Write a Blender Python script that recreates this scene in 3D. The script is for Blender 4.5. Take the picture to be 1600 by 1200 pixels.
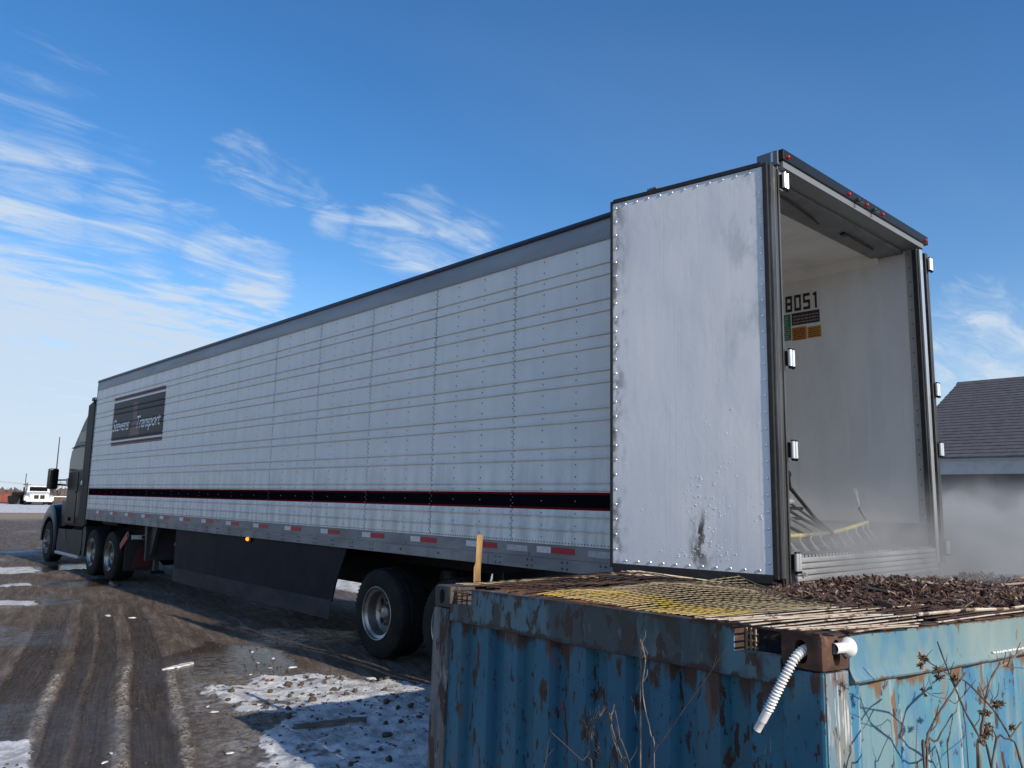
import bpy, bmesh, math, random
import numpy as np
from mathutils import Matrix, Vector, noise as mnoise
R = math.radians
random.seed(11)
rng = np.random.default_rng(5)
scene = bpy.context.scene
for o in list(bpy.data.objects):
    bpy.data.objects.remove(o)
COL = scene.collection
GZ = -.07                                   # ground level under the trailer tyres

# ------------------------------------------------------------------ camera
cam_d = bpy.data.cameras.new('camera')
cam_d.sensor_width = 36.0
cam_d.lens = 27.73
cam_d.clip_start = .05
cam_d.clip_end = 4000
cam = bpy.data.objects.new('camera', cam_d)
COL.objects.link(cam)
CY, CP, CR = .7407, .1454, .0191
fw = Vector((math.sin(CY)*math.cos(CP), math.cos(CY)*math.cos(CP), math.sin(CP)))
rt = Vector((math.cos(CY), -math.sin(CY), 0))
up = rt.cross(fw)
rt2 = rt*math.cos(CR) + up*math.sin(CR)
up2 = up*math.cos(CR) - rt*math.sin(CR)
M4 = Matrix.Identity(4)
for i in range(3):
    M4[i][0] = rt2[i]; M4[i][1] = up2[i]; M4[i][2] = -fw[i]
M4[0][3], M4[1][3], M4[2][3] = -4.877, -2.606, 1.664
cam.matrix_world = M4
scene.camera = cam

# ------------------------------------------------------------------ world, sun, exposure
SUN_EL, SUN_AZ = 26.0, .9                  # the sun stands behind the trailer's open rear, a touch to its right
world = bpy.data.worlds.new('World')
scene.world = world
world.use_nodes = True
wn, wl = world.node_tree.nodes, world.node_tree.links
for n in list(wn): wn.remove(n)
def WN(t, **kw):
    n = wn.new(t)
    for k, v in kw.items(): setattr(n, k, v)
    return n
sky = WN('ShaderNodeTexSky', sky_type='NISHITA')
sky.sun_disc = False
sky.sun_elevation = R(SUN_EL)
sky.sun_rotation = R(180.0 - SUN_AZ)
sky.altitude = 300
sky.air_density = 1.0
sky.dust_density = .35
sky.ozone_density = 3.0
def wmath(op, a, b=None, c=None):
    n = WN('ShaderNodeMath', operation=op)
    for i, v in enumerate((a, b, c)):
        if v is None: continue
        if isinstance(v, (int, float)): n.inputs[i].default_value = v
        else: wl.new(v, n.inputs[i])
    return n.outputs[0]
tc = WN('ShaderNodeTexCoord')
sep = WN('ShaderNodeSeparateXYZ'); wl.new(tc.outputs['Generated'], sep.inputs[0])
dx, dy, dz = sep.outputs
zc = wmath('ADD', wmath('MAXIMUM', dz, 0.0), .13)
px, py = wmath('DIVIDE', dx, zc), wmath('DIVIDE', dy, zc)       # the cloud deck seen as a plane overhead
comb = WN('ShaderNodeCombineXYZ'); wl.new(px, comb.inputs[0]); wl.new(py, comb.inputs[1])
def wnoise(rot, scl, s, det, rough, dist=0., loc=(0, 0, 0)):
    mp = WN('ShaderNodeMapping')
    mp.inputs['Rotation'].default_value = (0, 0, R(rot)); mp.inputs['Scale'].default_value = scl; mp.inputs['Location'].default_value = loc
    wl.new(comb.outputs[0], mp.inputs[0])
    n = WN('ShaderNodeTexNoise'); n.inputs['Scale'].default_value = s; n.inputs['Detail'].default_value = det
    n.inputs['Roughness'].default_value = rough; n.inputs['Distortion'].default_value = dist
    wl.new(mp.outputs[0], n.inputs['Vector'])
    return n.outputs['Fac']
def wramp(v, a, b, lo=0., hi=1.):
    n = WN('ShaderNodeMapRange', interpolation_type='SMOOTHSTEP')
    wl.new(v, n.inputs[0])
    for i, q in enumerate((a, b, lo, hi)): n.inputs[1+i].default_value = q
    return n.outputs[0]
CLOUD_ROT = 20
streak = wnoise(CLOUD_ROT, (.55, 2.2, 1), 1.5, 9, .62, .5)
broad = wnoise(CLOUD_ROT+12, (.5, 1.0, 1), .55, 4, .5, .3, (3.1, 1.7, 0))
fine = wnoise(CLOUD_ROT, (1.1, 2.9, 1), 2.7, 10, .64, 1.1, (7, 2, 0))
low = wramp(dz, .42, .06)                                           # more cloud towards the horizon
def wblob(cx, cy, cz, r0, r1):                                      # one cloud bank at its place in the sky
    v = Vector((cx, cy, cz)).normalized()
    n = WN('ShaderNodeVectorMath', operation='DOT_PRODUCT'); wl.new(tc.outputs['Generated'], n.inputs[0]); n.inputs[1].default_value = v
    return wramp(n.outputs['Value'], math.cos(R(r1)), math.cos(R(r0)))
BANKS = [((.14, .92, .385), 0, 8, .62), ((.05, .92, .40), 0, 9, .62), ((.232, .894, .384), 0, 5, .50), ((.171, .943, .285), 0, 5, .62), ((.254, .921, .296), 0, 5, .60), ((.31, .90, .30), 0, 4, .52), ((.08, .95, .29), 0, 7, .60),
         ((.365, .850, .380), 0, 4.2, .60), ((.395, .838, .374), 0, 3.4, .56), ((.335, .864, .374), 0, 3, .54), ((.432, .828, .358), 0, 2.2, .56), ((.457, .826, .33), 0, 2.5, .60), ((.505, .802, .32), 0, 3.6, .62), ((.544, .776, .319), 0, 5.2, .68), ((.592, .747, .303), 0, 4.5, .66),
         ((.343, .897, .279), 0, 3.5, .70), ((.389, .882, .262), 0, 4, .75), ((.94, .30, .15), 0, 8, .55), ((.62, .63, .47), 0, 9, .25), ((-.5, .8, .3), 4, 24, .6), ((.5, -.8, .3), 4, 30, .6), ((-.9, -.3, .4), 4, 40, .8), ((1., -.4, .3), 4, 22, .6)]
wob = wmath('MULTIPLY', wmath('SUBTRACT', wnoise(0, (.8, 1.2, 1), 1.4, 7, .6, .6, (1, 4, 0)), .5), .30)
left = wblob(-.75, .66, .1, 50, 88)  # bank stretched out of view to the left, to whiten light on the trailer
top_edge = wmath('ADD', wmath('MULTIPLY', left, .18), .15)             # the low bank stands higher to the left
hgt = wmath('SUBTRACT', wmath('ADD', top_edge, wob), dz)
bank = wmath('MULTIPLY', wramp(hgt, -.05, .09), 1.02)
for (d, a, b, s) in BANKS:
    t = wmath('MULTIPLY', wblob(*d, a, b), s)
    bank = wmath('MAXIMUM', bank, t)
tex = wmath('ADD', wmath('MULTIPLY', streak, .30), wmath('ADD', wmath('MULTIPLY', fine, .52), wmath('MULTIPLY', broad, .24)))
dens = wramp(wmath('ADD', tex, wmath('MULTIPLY', bank, .44)), .70, .99)
folds = wmath('ADD', .66, wmath('MULTIPLY', wramp(wmath('ADD', wmath('MULTIPLY', streak, .5), wmath('MULTIPLY', fine, .5)), .40, .60), .34))
dens = wmath('MULTIPLY', dens, folds)
veil = wmath('MULTIPLY', wramp(broad, .40, .75), .10)
haze_lo = wramp(dz, .28, .0, 0., .60)
dens = wmath('MINIMUM', wmath('ADD', wmath('ADD', wmath('MULTIPLY', dens, .98), veil), haze_lo), .93)
mixc = WN('ShaderNodeMix', data_type='RGBA')
wl.new(dens, mixc.inputs['Factor'])
hs = WN('ShaderNodeHueSaturation'); hs.inputs['Saturation'].default_value = 1.27; hs.inputs['Hue'].default_value = .503; hs.inputs['Value'].default_value = 1.0
wl.new(sky.outputs[0], hs.inputs['Color'])
wl.new(hs.outputs[0], mixc.inputs['A'])
mixc.inputs['B'].default_value = (3.7, 4.4, 5.3, 1)
bg = WN('ShaderNodeBackground'); bg.inputs['Strength'].default_value = .14
wl.new(mixc.outputs['Result'], bg.inputs['Color'])
wo = WN('ShaderNodeOutputWorld'); wl.new(bg.outputs[0], wo.inputs['Surface'])

sun_d = bpy.data.lights.new('sun', 'SUN')
sun_d.energy = 4.3
sun_d.angle = R(.53)
sun_d.color = (1.0, .90, .76)
sun = bpy.data.objects.new('sun', sun_d)
COL.objects.link(sun)
sdir = Vector((-math.sin(R(SUN_AZ))*math.cos(R(SUN_EL)), math.cos(R(SUN_AZ))*math.cos(R(SUN_EL)), -math.sin(R(SUN_EL))))
sun.rotation_euler = sdir.to_track_quat('-Z', 'Y').to_euler()
vs = scene.view_settings
vs.view_transform = 'Standard'; vs.look = 'None'; vs.gamma = 1; vs.use_curve_mapping = False
vs.exposure = .22
scene.cycles.volume_step_rate = 2.0
scene.cycles.volume_max_steps = 96
scene.cycles.max_bounces = 8

# ------------------------------------------------------------------ materials
MATS = {}
def mat(name, col, rough=.6, metal=0., col2=None, scale=6., stretch=(1, 1, 1), lo=.35, hi=.65, bump=0., bscale=None, detail=6, rough2=None, coat=0., layers=(), spec=.5):
    """Principled material: base colour, a noise-mixed second colour, extra stain layers, fine relief."""
    if name in MATS: return MATS[name]
    m = bpy.data.materials.new(name); m.use_nodes = True
    nt = m.node_tree; N = nt.nodes; L = nt.links
    p = N['Principled BSDF']
    p.inputs['Metallic'].default_value = metal
    p.inputs['Roughness'].default_value = rough
    p.inputs['Specular IOR Level'].default_value = spec
    p.inputs['Coat Weight'].default_value = coat
    t = N.new('ShaderNodeTexCoord')
    def noise(sc, st, det=detail, dist=.2, rg=.6):
        mp = N.new('ShaderNodeMapping'); mp.inputs['Scale'].default_value = st
        L.new(t.outputs['Object'], mp.inputs[0])
        n = N.new('ShaderNodeTexNoise'); n.inputs['Scale'].default_value = sc; n.inputs['Detail'].default_value = det
        n.inputs['Distortion'].default_value = dist; n.inputs['Roughness'].default_value = rg
        L.new(mp.outputs[0], n.inputs['Vector'])
        return n.outputs['Fac']
    def rng_(v, a, b, c=0., d=1.):
        n = N.new('ShaderNodeMapRange'); n.interpolation_type = 'SMOOTHSTEP'
        L.new(v, n.inputs[0])
        for i, q in enumerate((a, b, c, d)): n.inputs[1+i].default_value = q
        return n.outputs[0]
    def mix(f, a, b):
        n = N.new('ShaderNodeMix'); n.data_type = 'RGBA'
        L.new(f, n.inputs['Factor'])
        for k, v in (('A', a), ('B', b)):
            if isinstance(v, tuple): n.inputs[k].default_value = (*v, 1)
            else: L.new(v, n.inputs[k])
        return n.outputs['Result']
    c = col
    f = None
    if col2 is not None:
        f = rng_(noise(scale, stretch), lo, hi)
        c = mix(f, col, col2)
    for (lc, sc, st, a, b, amt) in layers:
        c = mix(rng_(noise(sc, st), a, b, 0., amt), c, lc)
    if isinstance(c, tuple): p.inputs['Base Color'].default_value = (*c, 1)
    else: L.new(c, p.inputs['Base Color'])
    if rough2 is not None and f is not None:
        L.new(rng_(f, 0, 1, rough, rough2), p.inputs['Roughness'])
    if bump > 0:
        b = N.new('ShaderNodeBump'); b.inputs['Strength'].default_value = 1; b.inputs['Distance'].default_value = bump
        L.new(noise(bscale or scale*3, stretch), b.inputs['Height']); L.new(b.outputs[0], p.inputs['Normal'])
    m['h'] = 1
    MATS[name] = m
    return m
def emit(name, col, strength, base=(.3, .02, .02)):
    m = mat(name, base, .3)
    p = m.node_tree.nodes['Principled BSDF']
    p.inputs['Emission Color'].default_value = (*col, 1); p.inputs['Emission Strength'].default_value = strength
    return m

WHITE = mat('white_panel_paint', (.86, .84, .785), .42, .0, (.77, .755, .715), 1.4, (1, .6, 1), layers=[((.58, .58, .57), 3., (1, 1, .25), .55, .85, .5), ((.25, .24, .23), 30., (1, 1, .35), .70, .84, .6)], bump=.006, bscale=1.5)
# the printed stripe belongs to the panel paint: black between two red lines, by height
def stripe_material():
    m = WHITE.copy(); m.name = 'white_panel_paint_striped'
    nt = m.node_tree; N = nt.nodes; L = nt.links; p = N['Principled BSDF']
    src = p.inputs['Base Color'].links[0].from_socket
    t = N.new('ShaderNodeTexCoord'); s = N.new('ShaderNodeSeparateXYZ'); L.new(t.outputs['Object'], s.inputs[0])
    def band(a, b):
        n = N.new('ShaderNodeMath'); n.operation = 'GREATER_THAN'; L.new(s.outputs[2], n.inputs[0]); n.inputs[1].default_value = a
        k = N.new('ShaderNodeMath'); k.operation = 'LESS_THAN'; L.new(s.outputs[2], k.inputs[0]); k.inputs[1].default_value = b
        q = N.new('ShaderNodeMath'); q.operation = 'MULTIPLY'; L.new(n.outputs[0], q.inputs[0]); L.new(k.outputs[0], q.inputs[1])
        return q.outputs[0]
    c = src
    mp = N.new('ShaderNodeMapping'); mp.inputs['Scale'].default_value = (1, 1, .22); L.new(t.outputs['Object'], mp.inputs[0])
    gn = N.new('ShaderNodeTexNoise'); gn.inputs['Scale'].default_value = 7; gn.inputs['Detail'].default_value = 8; gn.inputs['Roughness'].default_value = .65; L.new(mp.outputs[0], gn.inputs['Vector'])
    g1 = N.new('ShaderNodeMapRange'); g1.interpolation_type = 'SMOOTHSTEP'; L.new(gn.outputs['Fac'], g1.inputs[0]); g1.inputs[1].default_value = .36; g1.inputs[2].default_value = .66
    g2 = N.new('ShaderNodeMapRange'); g2.interpolation_type = 'SMOOTHSTEP'; L.new(s.outputs[2], g2.inputs[0]); g2.inputs[1].default_value = 2.3; g2.inputs[2].default_value = 1.25; g2.inputs[3].default_value = .10; g2.inputs[4].default_value = .62
    gm_ = N.new('ShaderNodeMath'); gm_.operation = 'MULTIPLY'; L.new(g1.outputs[0], gm_.inputs[0]); L.new(g2.outputs[0], gm_.inputs[1])
    gx_ = N.new('ShaderNodeMix'); gx_.data_type = 'RGBA'; L.new(gm_.outputs[0], gx_.inputs['Factor']); L.new(c, gx_.inputs['A']); gx_.inputs['B'].default_value = (.40, .385, .36, 1)
    c = gx_.outputs['Result']
    for (a, b, col) in ((1.586, 1.732, (.16, .008, .014)), (1.605, 1.713, (.006, .006, .008))):
        x = N.new('ShaderNodeMix'); x.data_type = 'RGBA'; L.new(band(a, b), x.inputs['Factor']); L.new(c, x.inputs['A']); x.inputs['B'].default_value = (*col, 1)
        c = x.outputs['Result']
    q = N.new('ShaderNodeMapRange'); L.new(band(1.586, 1.732), q.inputs[0]); q.inputs[3].default_value = .5; q.inputs[4].default_value = .0; L.new(q.outputs[0], p.inputs['Specular IOR Level'])
    L.new(c, p.inputs['Base Color'])
    return m
STRIPED = stripe_material()
RAIL = mat('aluminium_rail', (.26, .265, .27), .5, .3, (.18, .18, .185), 5, (1, .3, 1), bump=.0006)
RAILD = mat('roof_rail_grey', (.34, .345, .35), .5, .2, (.27, .27, .275), 3, (1, .2, 1))
DOORAL = mat('scuffed_door_lining', (.88, .87, .85), .38, .0, (.78, .785, .79), 1.6, (1, 1, .5), rough2=.3, bump=.004, bscale=3.2,
             layers=[((.50, .51, .53), 4., (1, 1, .3), .60, .80, .6), ((.92, .92, .92), 14., (1, 3, .05), .56, .8, .35), ((.12, .11, .10), 26., (1, 1, .5), .74, .83, .7)])
def door_stains():
    """scrapes low in the middle and grime along the free edge, fixed to the lining"""
    nt = DOORAL.node_tree; N = nt.nodes; L = nt.links; p = N['Principled BSDF']
    t = N.new('ShaderNodeTexCoord'); sp = N.new('ShaderNodeSeparateXYZ'); L.new(t.outputs['Object'], sp.inputs[0])
    def mr(v, a, b, c=0., d=1.):
        n = N.new('ShaderNodeMapRange'); n.interpolation_type = 'SMOOTHSTEP'; L.new(v, n.inputs[0])
        for i, q in enumerate((a, b, c, d)): n.inputs[1+i].default_value = q
        return n.outputs[0]
    def mul(a, b):
        n = N.new('ShaderNodeMath'); n.operation = 'MULTIPLY'; L.new(a, n.inputs[0]); L.new(b, n.inputs[1]); return n.outputs[0]
    def noise(sc, st):
        mp = N.new('ShaderNodeMapping'); mp.inputs['Scale'].default_value = st; L.new(t.outputs['Object'], mp.inputs[0])
        n = N.new('ShaderNodeTexNoise'); n.inputs['Scale'].default_value = sc; n.inputs['Detail'].default_value = 8; n.inputs['Roughness'].default_value = .66; L.new(mp.outputs[0], n.inputs['Vector']); return n.outputs['Fac']
    def mixc(f, c, col):
        n = N.new('ShaderNodeMix'); n.data_type = 'RGBA'; L.new(f, n.inputs['Factor']); L.new(c, n.inputs['A']); n.inputs['B'].default_value = (*col, 1); return n.outputs['Result']
    y, z = sp.outputs[1], sp.outputs[2]
    c = p.inputs['Base Color'].links[0].from_socket
    m1 = mul(mul(mr(y, .44, .515), mr(y, .62, .545)), mul(mr(z, 1.22, 1.28), mr(z, 1.66, 1.50)))
    c = mixc(mul(m1, mr(noise(22, (1, 1, .35)), .47, .56)), c, (.10, .075, .05))
    c = mixc(mul(mul(mr(y, .34, .50), mr(y, .64, .54)), mul(mr(z, 1.7, 1.4), mr(noise(9, (1, 1, .5)), .46, .62))), c, (.42, .42, .42))
    c = mixc(mul(mr(y, 1.05, 1.21), mr(noise(11, (1, 1, .6)), .44, .62)), c, (.26, .26, .26))
    c = mixc(mul(mr(y, .50, .10), mul(mr(z, 2.2, 3.2), mr(noise(5, (1, 1, .4)), .46, .64, 0, .75))), c, (.47, .50, .50))
    c = mixc(mr(noise(16, (1, 5, .06)), .52, .72, 0, .30), c, (.50, .52, .55))
    L.new(c, p.inputs['Base Color'])
door_stains()
BLACK = mat('black_rubber', (.012, .012, .013), .55, 0, (.022, .022, .022), 20, bump=.0008)
BLACKP = mat('black_paint', (.009, .009, .010), .42, 0, spec=.3)
STEELD = mat('dark_steel_post', (.19, .19, .185), .33, .7, (.08, .08, .08), 8, (1, 1, .15), rough2=.5)
CHROME = mat('bright_hinge_steel', (.75, .75, .73), .28, .8)
LINER = mat('white_liner', (.86, .83, .77), .5, 0, (.72, .70, .665), 1.2, (1, 1, .35), layers=[((.62, .61, .58), 2.6, (1, 1, .22), .52, .74, .5), ((.45, .44, .42), 9., (1, 1, .25), .62, .74, .25), ((.92, .91, .88), 5., (1, 2.5, .12), .54, .74, .5)], bump=.002, bscale=3)
KICK = mat('kick_plate', (.30, .31, .32), .42, .6, (.20, .20, .20), 7, (1, .2, 1))
FLOORAL = mat('wet_aluminium_floor', (.46, .46, .455), .35, .3, (.32, .32, .32), 8, (.3, 1, 1))
REDT = mat('red_reflective_tape', (.42, .012, .025), .35, 0, (.33, .01, .02), 40)
WHITET = mat('white_reflective_tape', (.70, .70, .70), .35, 0, (.55, .55, .55), 40)
SKIRT = mat('dark_skirt_panel', (.017, .019, .024), .55, 0, (.025, .027, .032), 2, layers=[((.06, .055, .05), 5., (1, 1, .5), .62, .9, .35)], spec=.06)
SKIRTR = mat('skirt_rubber_flap', (.042, .044, .05), .7, 0, (.065, .064, .062), 3, (1, .5, 1), spec=.08)
CHASSIS = mat('dirty_black_chassis', (.007, .007, .0065), .7, 0, (.014, .0125, .011), 6, spec=.3)
TYRE = mat('muddy_tyre_rubber', (.008, .008, .009), .8, 0, (.017, .016, .015), 5, bump=.002, bscale=40, spec=.25)
RIMAL = mat('aluminium_wheel', (.40, .39, .36), .34, .92, (.22, .205, .185), 5, rough2=.55)
CABP = mat('dark_cab_paint', (.004, .0045, .006), .34, .0, (.007, .007, .008), 4, coat=.0, spec=.10, layers=[((.026, .020, .015), 5., (1, 1, .35), .45, .8, .5)])
CABB = mat('blue_black_hood_paint', (.006, .014, .026), .30, .0, (.008, .012, .018), 3, coat=.0, spec=.16, layers=[((.06, .05, .04), 6., (1, 1, .5), .52, .9, .3)])
CABG = mat('grey_fairing_paint', (.026, .032, .038), .4, .0, (.018, .022, .025), 4, spec=.12, layers=[((.05, .042, .034), 6., (1, 1, .5), .55, .9, .3)])
GLASS = mat('dark_window_glass', (.008, .009, .01), .1, 0, spec=.14)
CBLUE_L = [((.055, .10, .12), 3., (1, 1, .3), .50, .72, .55), ((.06, .028, .016), 11., (1, 1, .34), .60, .62, .96), ((.035, .017, .012), 22., (1, 1, .34), .595, .615, .97), ((.025, .014, .012), 46., (1, 1, .4), .625, .645, .95), ((.13, .06, .03), 9., (1, 1, .22), .63, .67, .8)]
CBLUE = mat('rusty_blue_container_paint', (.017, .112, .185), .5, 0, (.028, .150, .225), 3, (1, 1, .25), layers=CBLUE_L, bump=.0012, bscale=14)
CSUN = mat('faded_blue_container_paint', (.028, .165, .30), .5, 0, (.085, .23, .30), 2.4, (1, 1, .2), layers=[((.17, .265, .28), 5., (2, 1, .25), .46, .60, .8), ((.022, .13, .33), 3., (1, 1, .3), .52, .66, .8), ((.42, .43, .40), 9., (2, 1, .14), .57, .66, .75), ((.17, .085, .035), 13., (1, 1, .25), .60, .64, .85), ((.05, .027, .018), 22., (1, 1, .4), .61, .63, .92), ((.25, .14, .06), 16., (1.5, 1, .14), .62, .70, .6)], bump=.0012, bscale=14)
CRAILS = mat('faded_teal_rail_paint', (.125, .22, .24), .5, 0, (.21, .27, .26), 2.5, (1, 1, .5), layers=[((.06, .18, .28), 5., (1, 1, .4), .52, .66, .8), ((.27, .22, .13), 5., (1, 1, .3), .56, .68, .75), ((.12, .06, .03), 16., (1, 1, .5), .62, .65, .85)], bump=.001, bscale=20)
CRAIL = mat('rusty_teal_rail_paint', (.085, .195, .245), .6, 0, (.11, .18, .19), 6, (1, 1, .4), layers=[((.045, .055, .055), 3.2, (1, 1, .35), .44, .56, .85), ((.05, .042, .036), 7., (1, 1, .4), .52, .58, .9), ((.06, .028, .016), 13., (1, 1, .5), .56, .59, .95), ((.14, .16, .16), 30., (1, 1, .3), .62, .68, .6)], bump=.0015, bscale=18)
def edge_rust(m, bands, col=(.060, .029, .017), sc=9, st=(1, 1, .3), lo=.40, hi=.50):
    """rust that starts at the sheet's edges: bands of (height where full, height where none), object z"""
    nt = m.node_tree; N = nt.nodes; L = nt.links; p = N['Principled BSDF']
    t = N.new('ShaderNodeTexCoord'); sp = N.new('ShaderNodeSeparateXYZ'); L.new(t.outputs['Object'], sp.inputs[0])
    mp = N.new('ShaderNodeMapping'); mp.inputs['Scale'].default_value = st; L.new(t.outputs['Object'], mp.inputs[0])
    n = N.new('ShaderNodeTexNoise'); n.inputs['Scale'].default_value = sc; n.inputs['Detail'].default_value = 9; n.inputs['Roughness'].default_value = .68; L.new(mp.outputs[0], n.inputs['Vector'])
    for (full, none) in bands:
        r = N.new('ShaderNodeMapRange'); L.new(sp.outputs[2], r.inputs[0]); r.inputs[1].default_value = none; r.inputs[2].default_value = full; r.inputs[3].default_value = -.16; r.inputs[4].default_value = .10
        a = N.new('ShaderNodeMath'); a.operation = 'ADD'; L.new(n.outputs['Fac'], a.inputs[0]); L.new(r.outputs[0], a.inputs[1])
        k = N.new('ShaderNodeMapRange'); k.interpolation_type = 'SMOOTHSTEP'; L.new(a.outputs[0], k.inputs[0]); k.inputs[1].default_value = lo+.12; k.inputs[2].default_value = hi+.10; k.inputs[3].default_value = 0; k.inputs[4].default_value = .95
        x = N.new('ShaderNodeMix'); x.data_type = 'RGBA'; L.new(k.outputs[0], x.inputs['Factor']); L.new(p.inputs['Base Color'].links[0].from_socket, x.inputs['A']); x.inputs['B'].default_value = (*col, 1)
        L.new(x.outputs['Result'], p.inputs['Base Color'])
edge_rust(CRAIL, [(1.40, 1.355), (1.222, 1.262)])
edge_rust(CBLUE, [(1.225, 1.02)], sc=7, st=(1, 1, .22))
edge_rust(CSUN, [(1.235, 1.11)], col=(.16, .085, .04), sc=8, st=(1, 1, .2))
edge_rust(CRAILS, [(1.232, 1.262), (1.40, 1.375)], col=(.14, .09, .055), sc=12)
RUST = mat('brown_rust', (.090, .042, .025), .8, 0, (.045, .025, .019), 12, layers=[((.19, .075, .03), 18., (1, 1, 1), .54, .64, .75), ((.13, .10, .085), 40., (1, 1, 1), .60, .68, .6)], bump=.0015, bscale=30)
RUSTD = mat('dark_rust_and_shade', (.035, .02, .015), .85, 0, (.075, .035, .02), 12, bump=.001, bscale=40)
POSTM = mat('scraped_corner_post_paint', (.07, .20, .30), .55, 0, (.17, .20, .20), 9, (1, 1, .3), layers=[((.20, .19, .17), 6., (1, 1, .3), .48, .62, .7), ((.50, .50, .48), 22., (3, 3, .22), .55, .64, .85), ((.16, .06, .025), 14., (1.6, 1, .30), .53, .62, .85), ((.06, .03, .02), 34., (1, 1, .5), .58, .64, .8)], bump=.001, bscale=24)
POSTD = mat('weathered_grey_post', (.085, .082, .074), .8, 0, (.19, .19, .18), 9, (1, 1, .22), layers=[((.04, .12, .16), 6., (1, 1, .3), .52, .60, .85), ((.055, .03, .02), 11., (1, 1, .3), .53, .57, .95), ((.30, .30, .28), 30., (1, 1, .2), .60, .66, .7)], bump=.002, bscale=22)
CREAM = mat('rust_spotted_cream_bar', (.58, .52, .43), .6, 0, (.44, .35, .26), 9, (.6, 2, 2), layers=[((.12, .055, .03), 13., (1, 1, 1), .52, .60, .9)])
YELLOW = mat('worn_yellow_grate_paint', (.52, .35, .035), .6, 0, (.42, .31, .12), 4, layers=[((.42, .34, .19), 3., (1, 1, 1), .42, .6, .85), ((.16, .075, .03), 6., (1, 1, 1), .60, .68, .8)])
TAN = mat('tan_worn_grate_wire', (.36, .29, .17), .65, 0, (.26, .20, .12), 6, layers=[((.10, .05, .03), 9., (1, 1, 1), .60, .70, .8)])
WPLAST = mat('white_plastic', (.78, .78, .77), .35, 0, (.70, .70, .68), 12)
WOODS = mat('weathered_stake_wood', (.46, .28, .11), .75, 0, (.20, .105, .045), 8, (3, 3, .35), bump=.001, bscale=30)
BOARD = mat('wet_grey_board', (.10, .075, .055), .8, 0, (.17, .14, .11), 8, (.4, 3, 3), bump=.002, bscale=20)
STEM = mat('dry_weed_stem', (.055, .040, .034), .8, 0, (.11, .085, .07), 14)
STEMP = mat('pale_dry_weed_stem', (.24, .19, .14), .8, 0, (.10, .075, .055), 14, layers=[((.40, .36, .32), 30., (1, 1, .4), .56, .66, .7)])
BUR = mat('dry_bur', (.05, .03, .018), .9, 0, (.12, .07, .03), 40)
STONE = mat('muddy_stone', (.05, .034, .024), .75, 0, (.095, .065, .045), 14, bump=.004, bscale=20)
STONER = mat('orange_brown_clod', (.20, .085, .035), .8, 0, (.11, .055, .03), 14, bump=.004, bscale=20)
ICE = mat('dirty_ice', (.72, .72, .72), .4, 0, (.50, .49, .47), 10, bump=.004, bscale=20)
CHIP = [mat('dark_wet_wood_chip', (.045, .022, .015), .55, 0, (.075, .038, .025), 30), mat('brown_wood_chip', (.11, .055, .032), .6, 0, (.075, .036, .022), 30),
        mat('pale_wood_chip', (.34, .25, .17), .65, 0, (.22, .15, .09), 30), mat('white_wood_splinter', (.55, .50, .44), .65, 0, (.44, .38, .3), 30)]
SHING = mat('grey_shingles', (.075, .072, .080), .9, 0, (.105, .10, .108), 5, layers=[((.045, .043, .05), 22., (1, 3, 1), .52, .7, .6)])
SIDING = mat('pale_grey_siding', (.34, .36, .38), .7, 0, (.28, .30, .32), 3)
SIDED = mat('eave_shade_wall', (.05, .055, .062), .8, 0, (.04, .043, .05), 3)  # dark tone stands for the shade under the eave
GREYW = mat('white_truck_paint', (.62, .62, .60), .4, 0, (.52, .52, .50), 3)
REDB = mat('faded_red_steel', (.26, .055, .03), .7, 0, (.18, .045, .03), 2)
TWIG = mat('bare_twig', (.085, .06, .055), .9, 0, (.13, .10, .09), 5)
POLEM = mat('pole_wood', (.075, .065, .06), .9)
YBOOM = mat('yellow_boom_paint', (.52, .42, .08), .5, 0, (.36, .33, .22), 22, (1, 1, 1), layers=[((.10, .09, .07), 16., (1, 1, 1), .58, .66, .9)])
HOSEB = mat('black_hose', (.018, .018, .018), .5)

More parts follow.
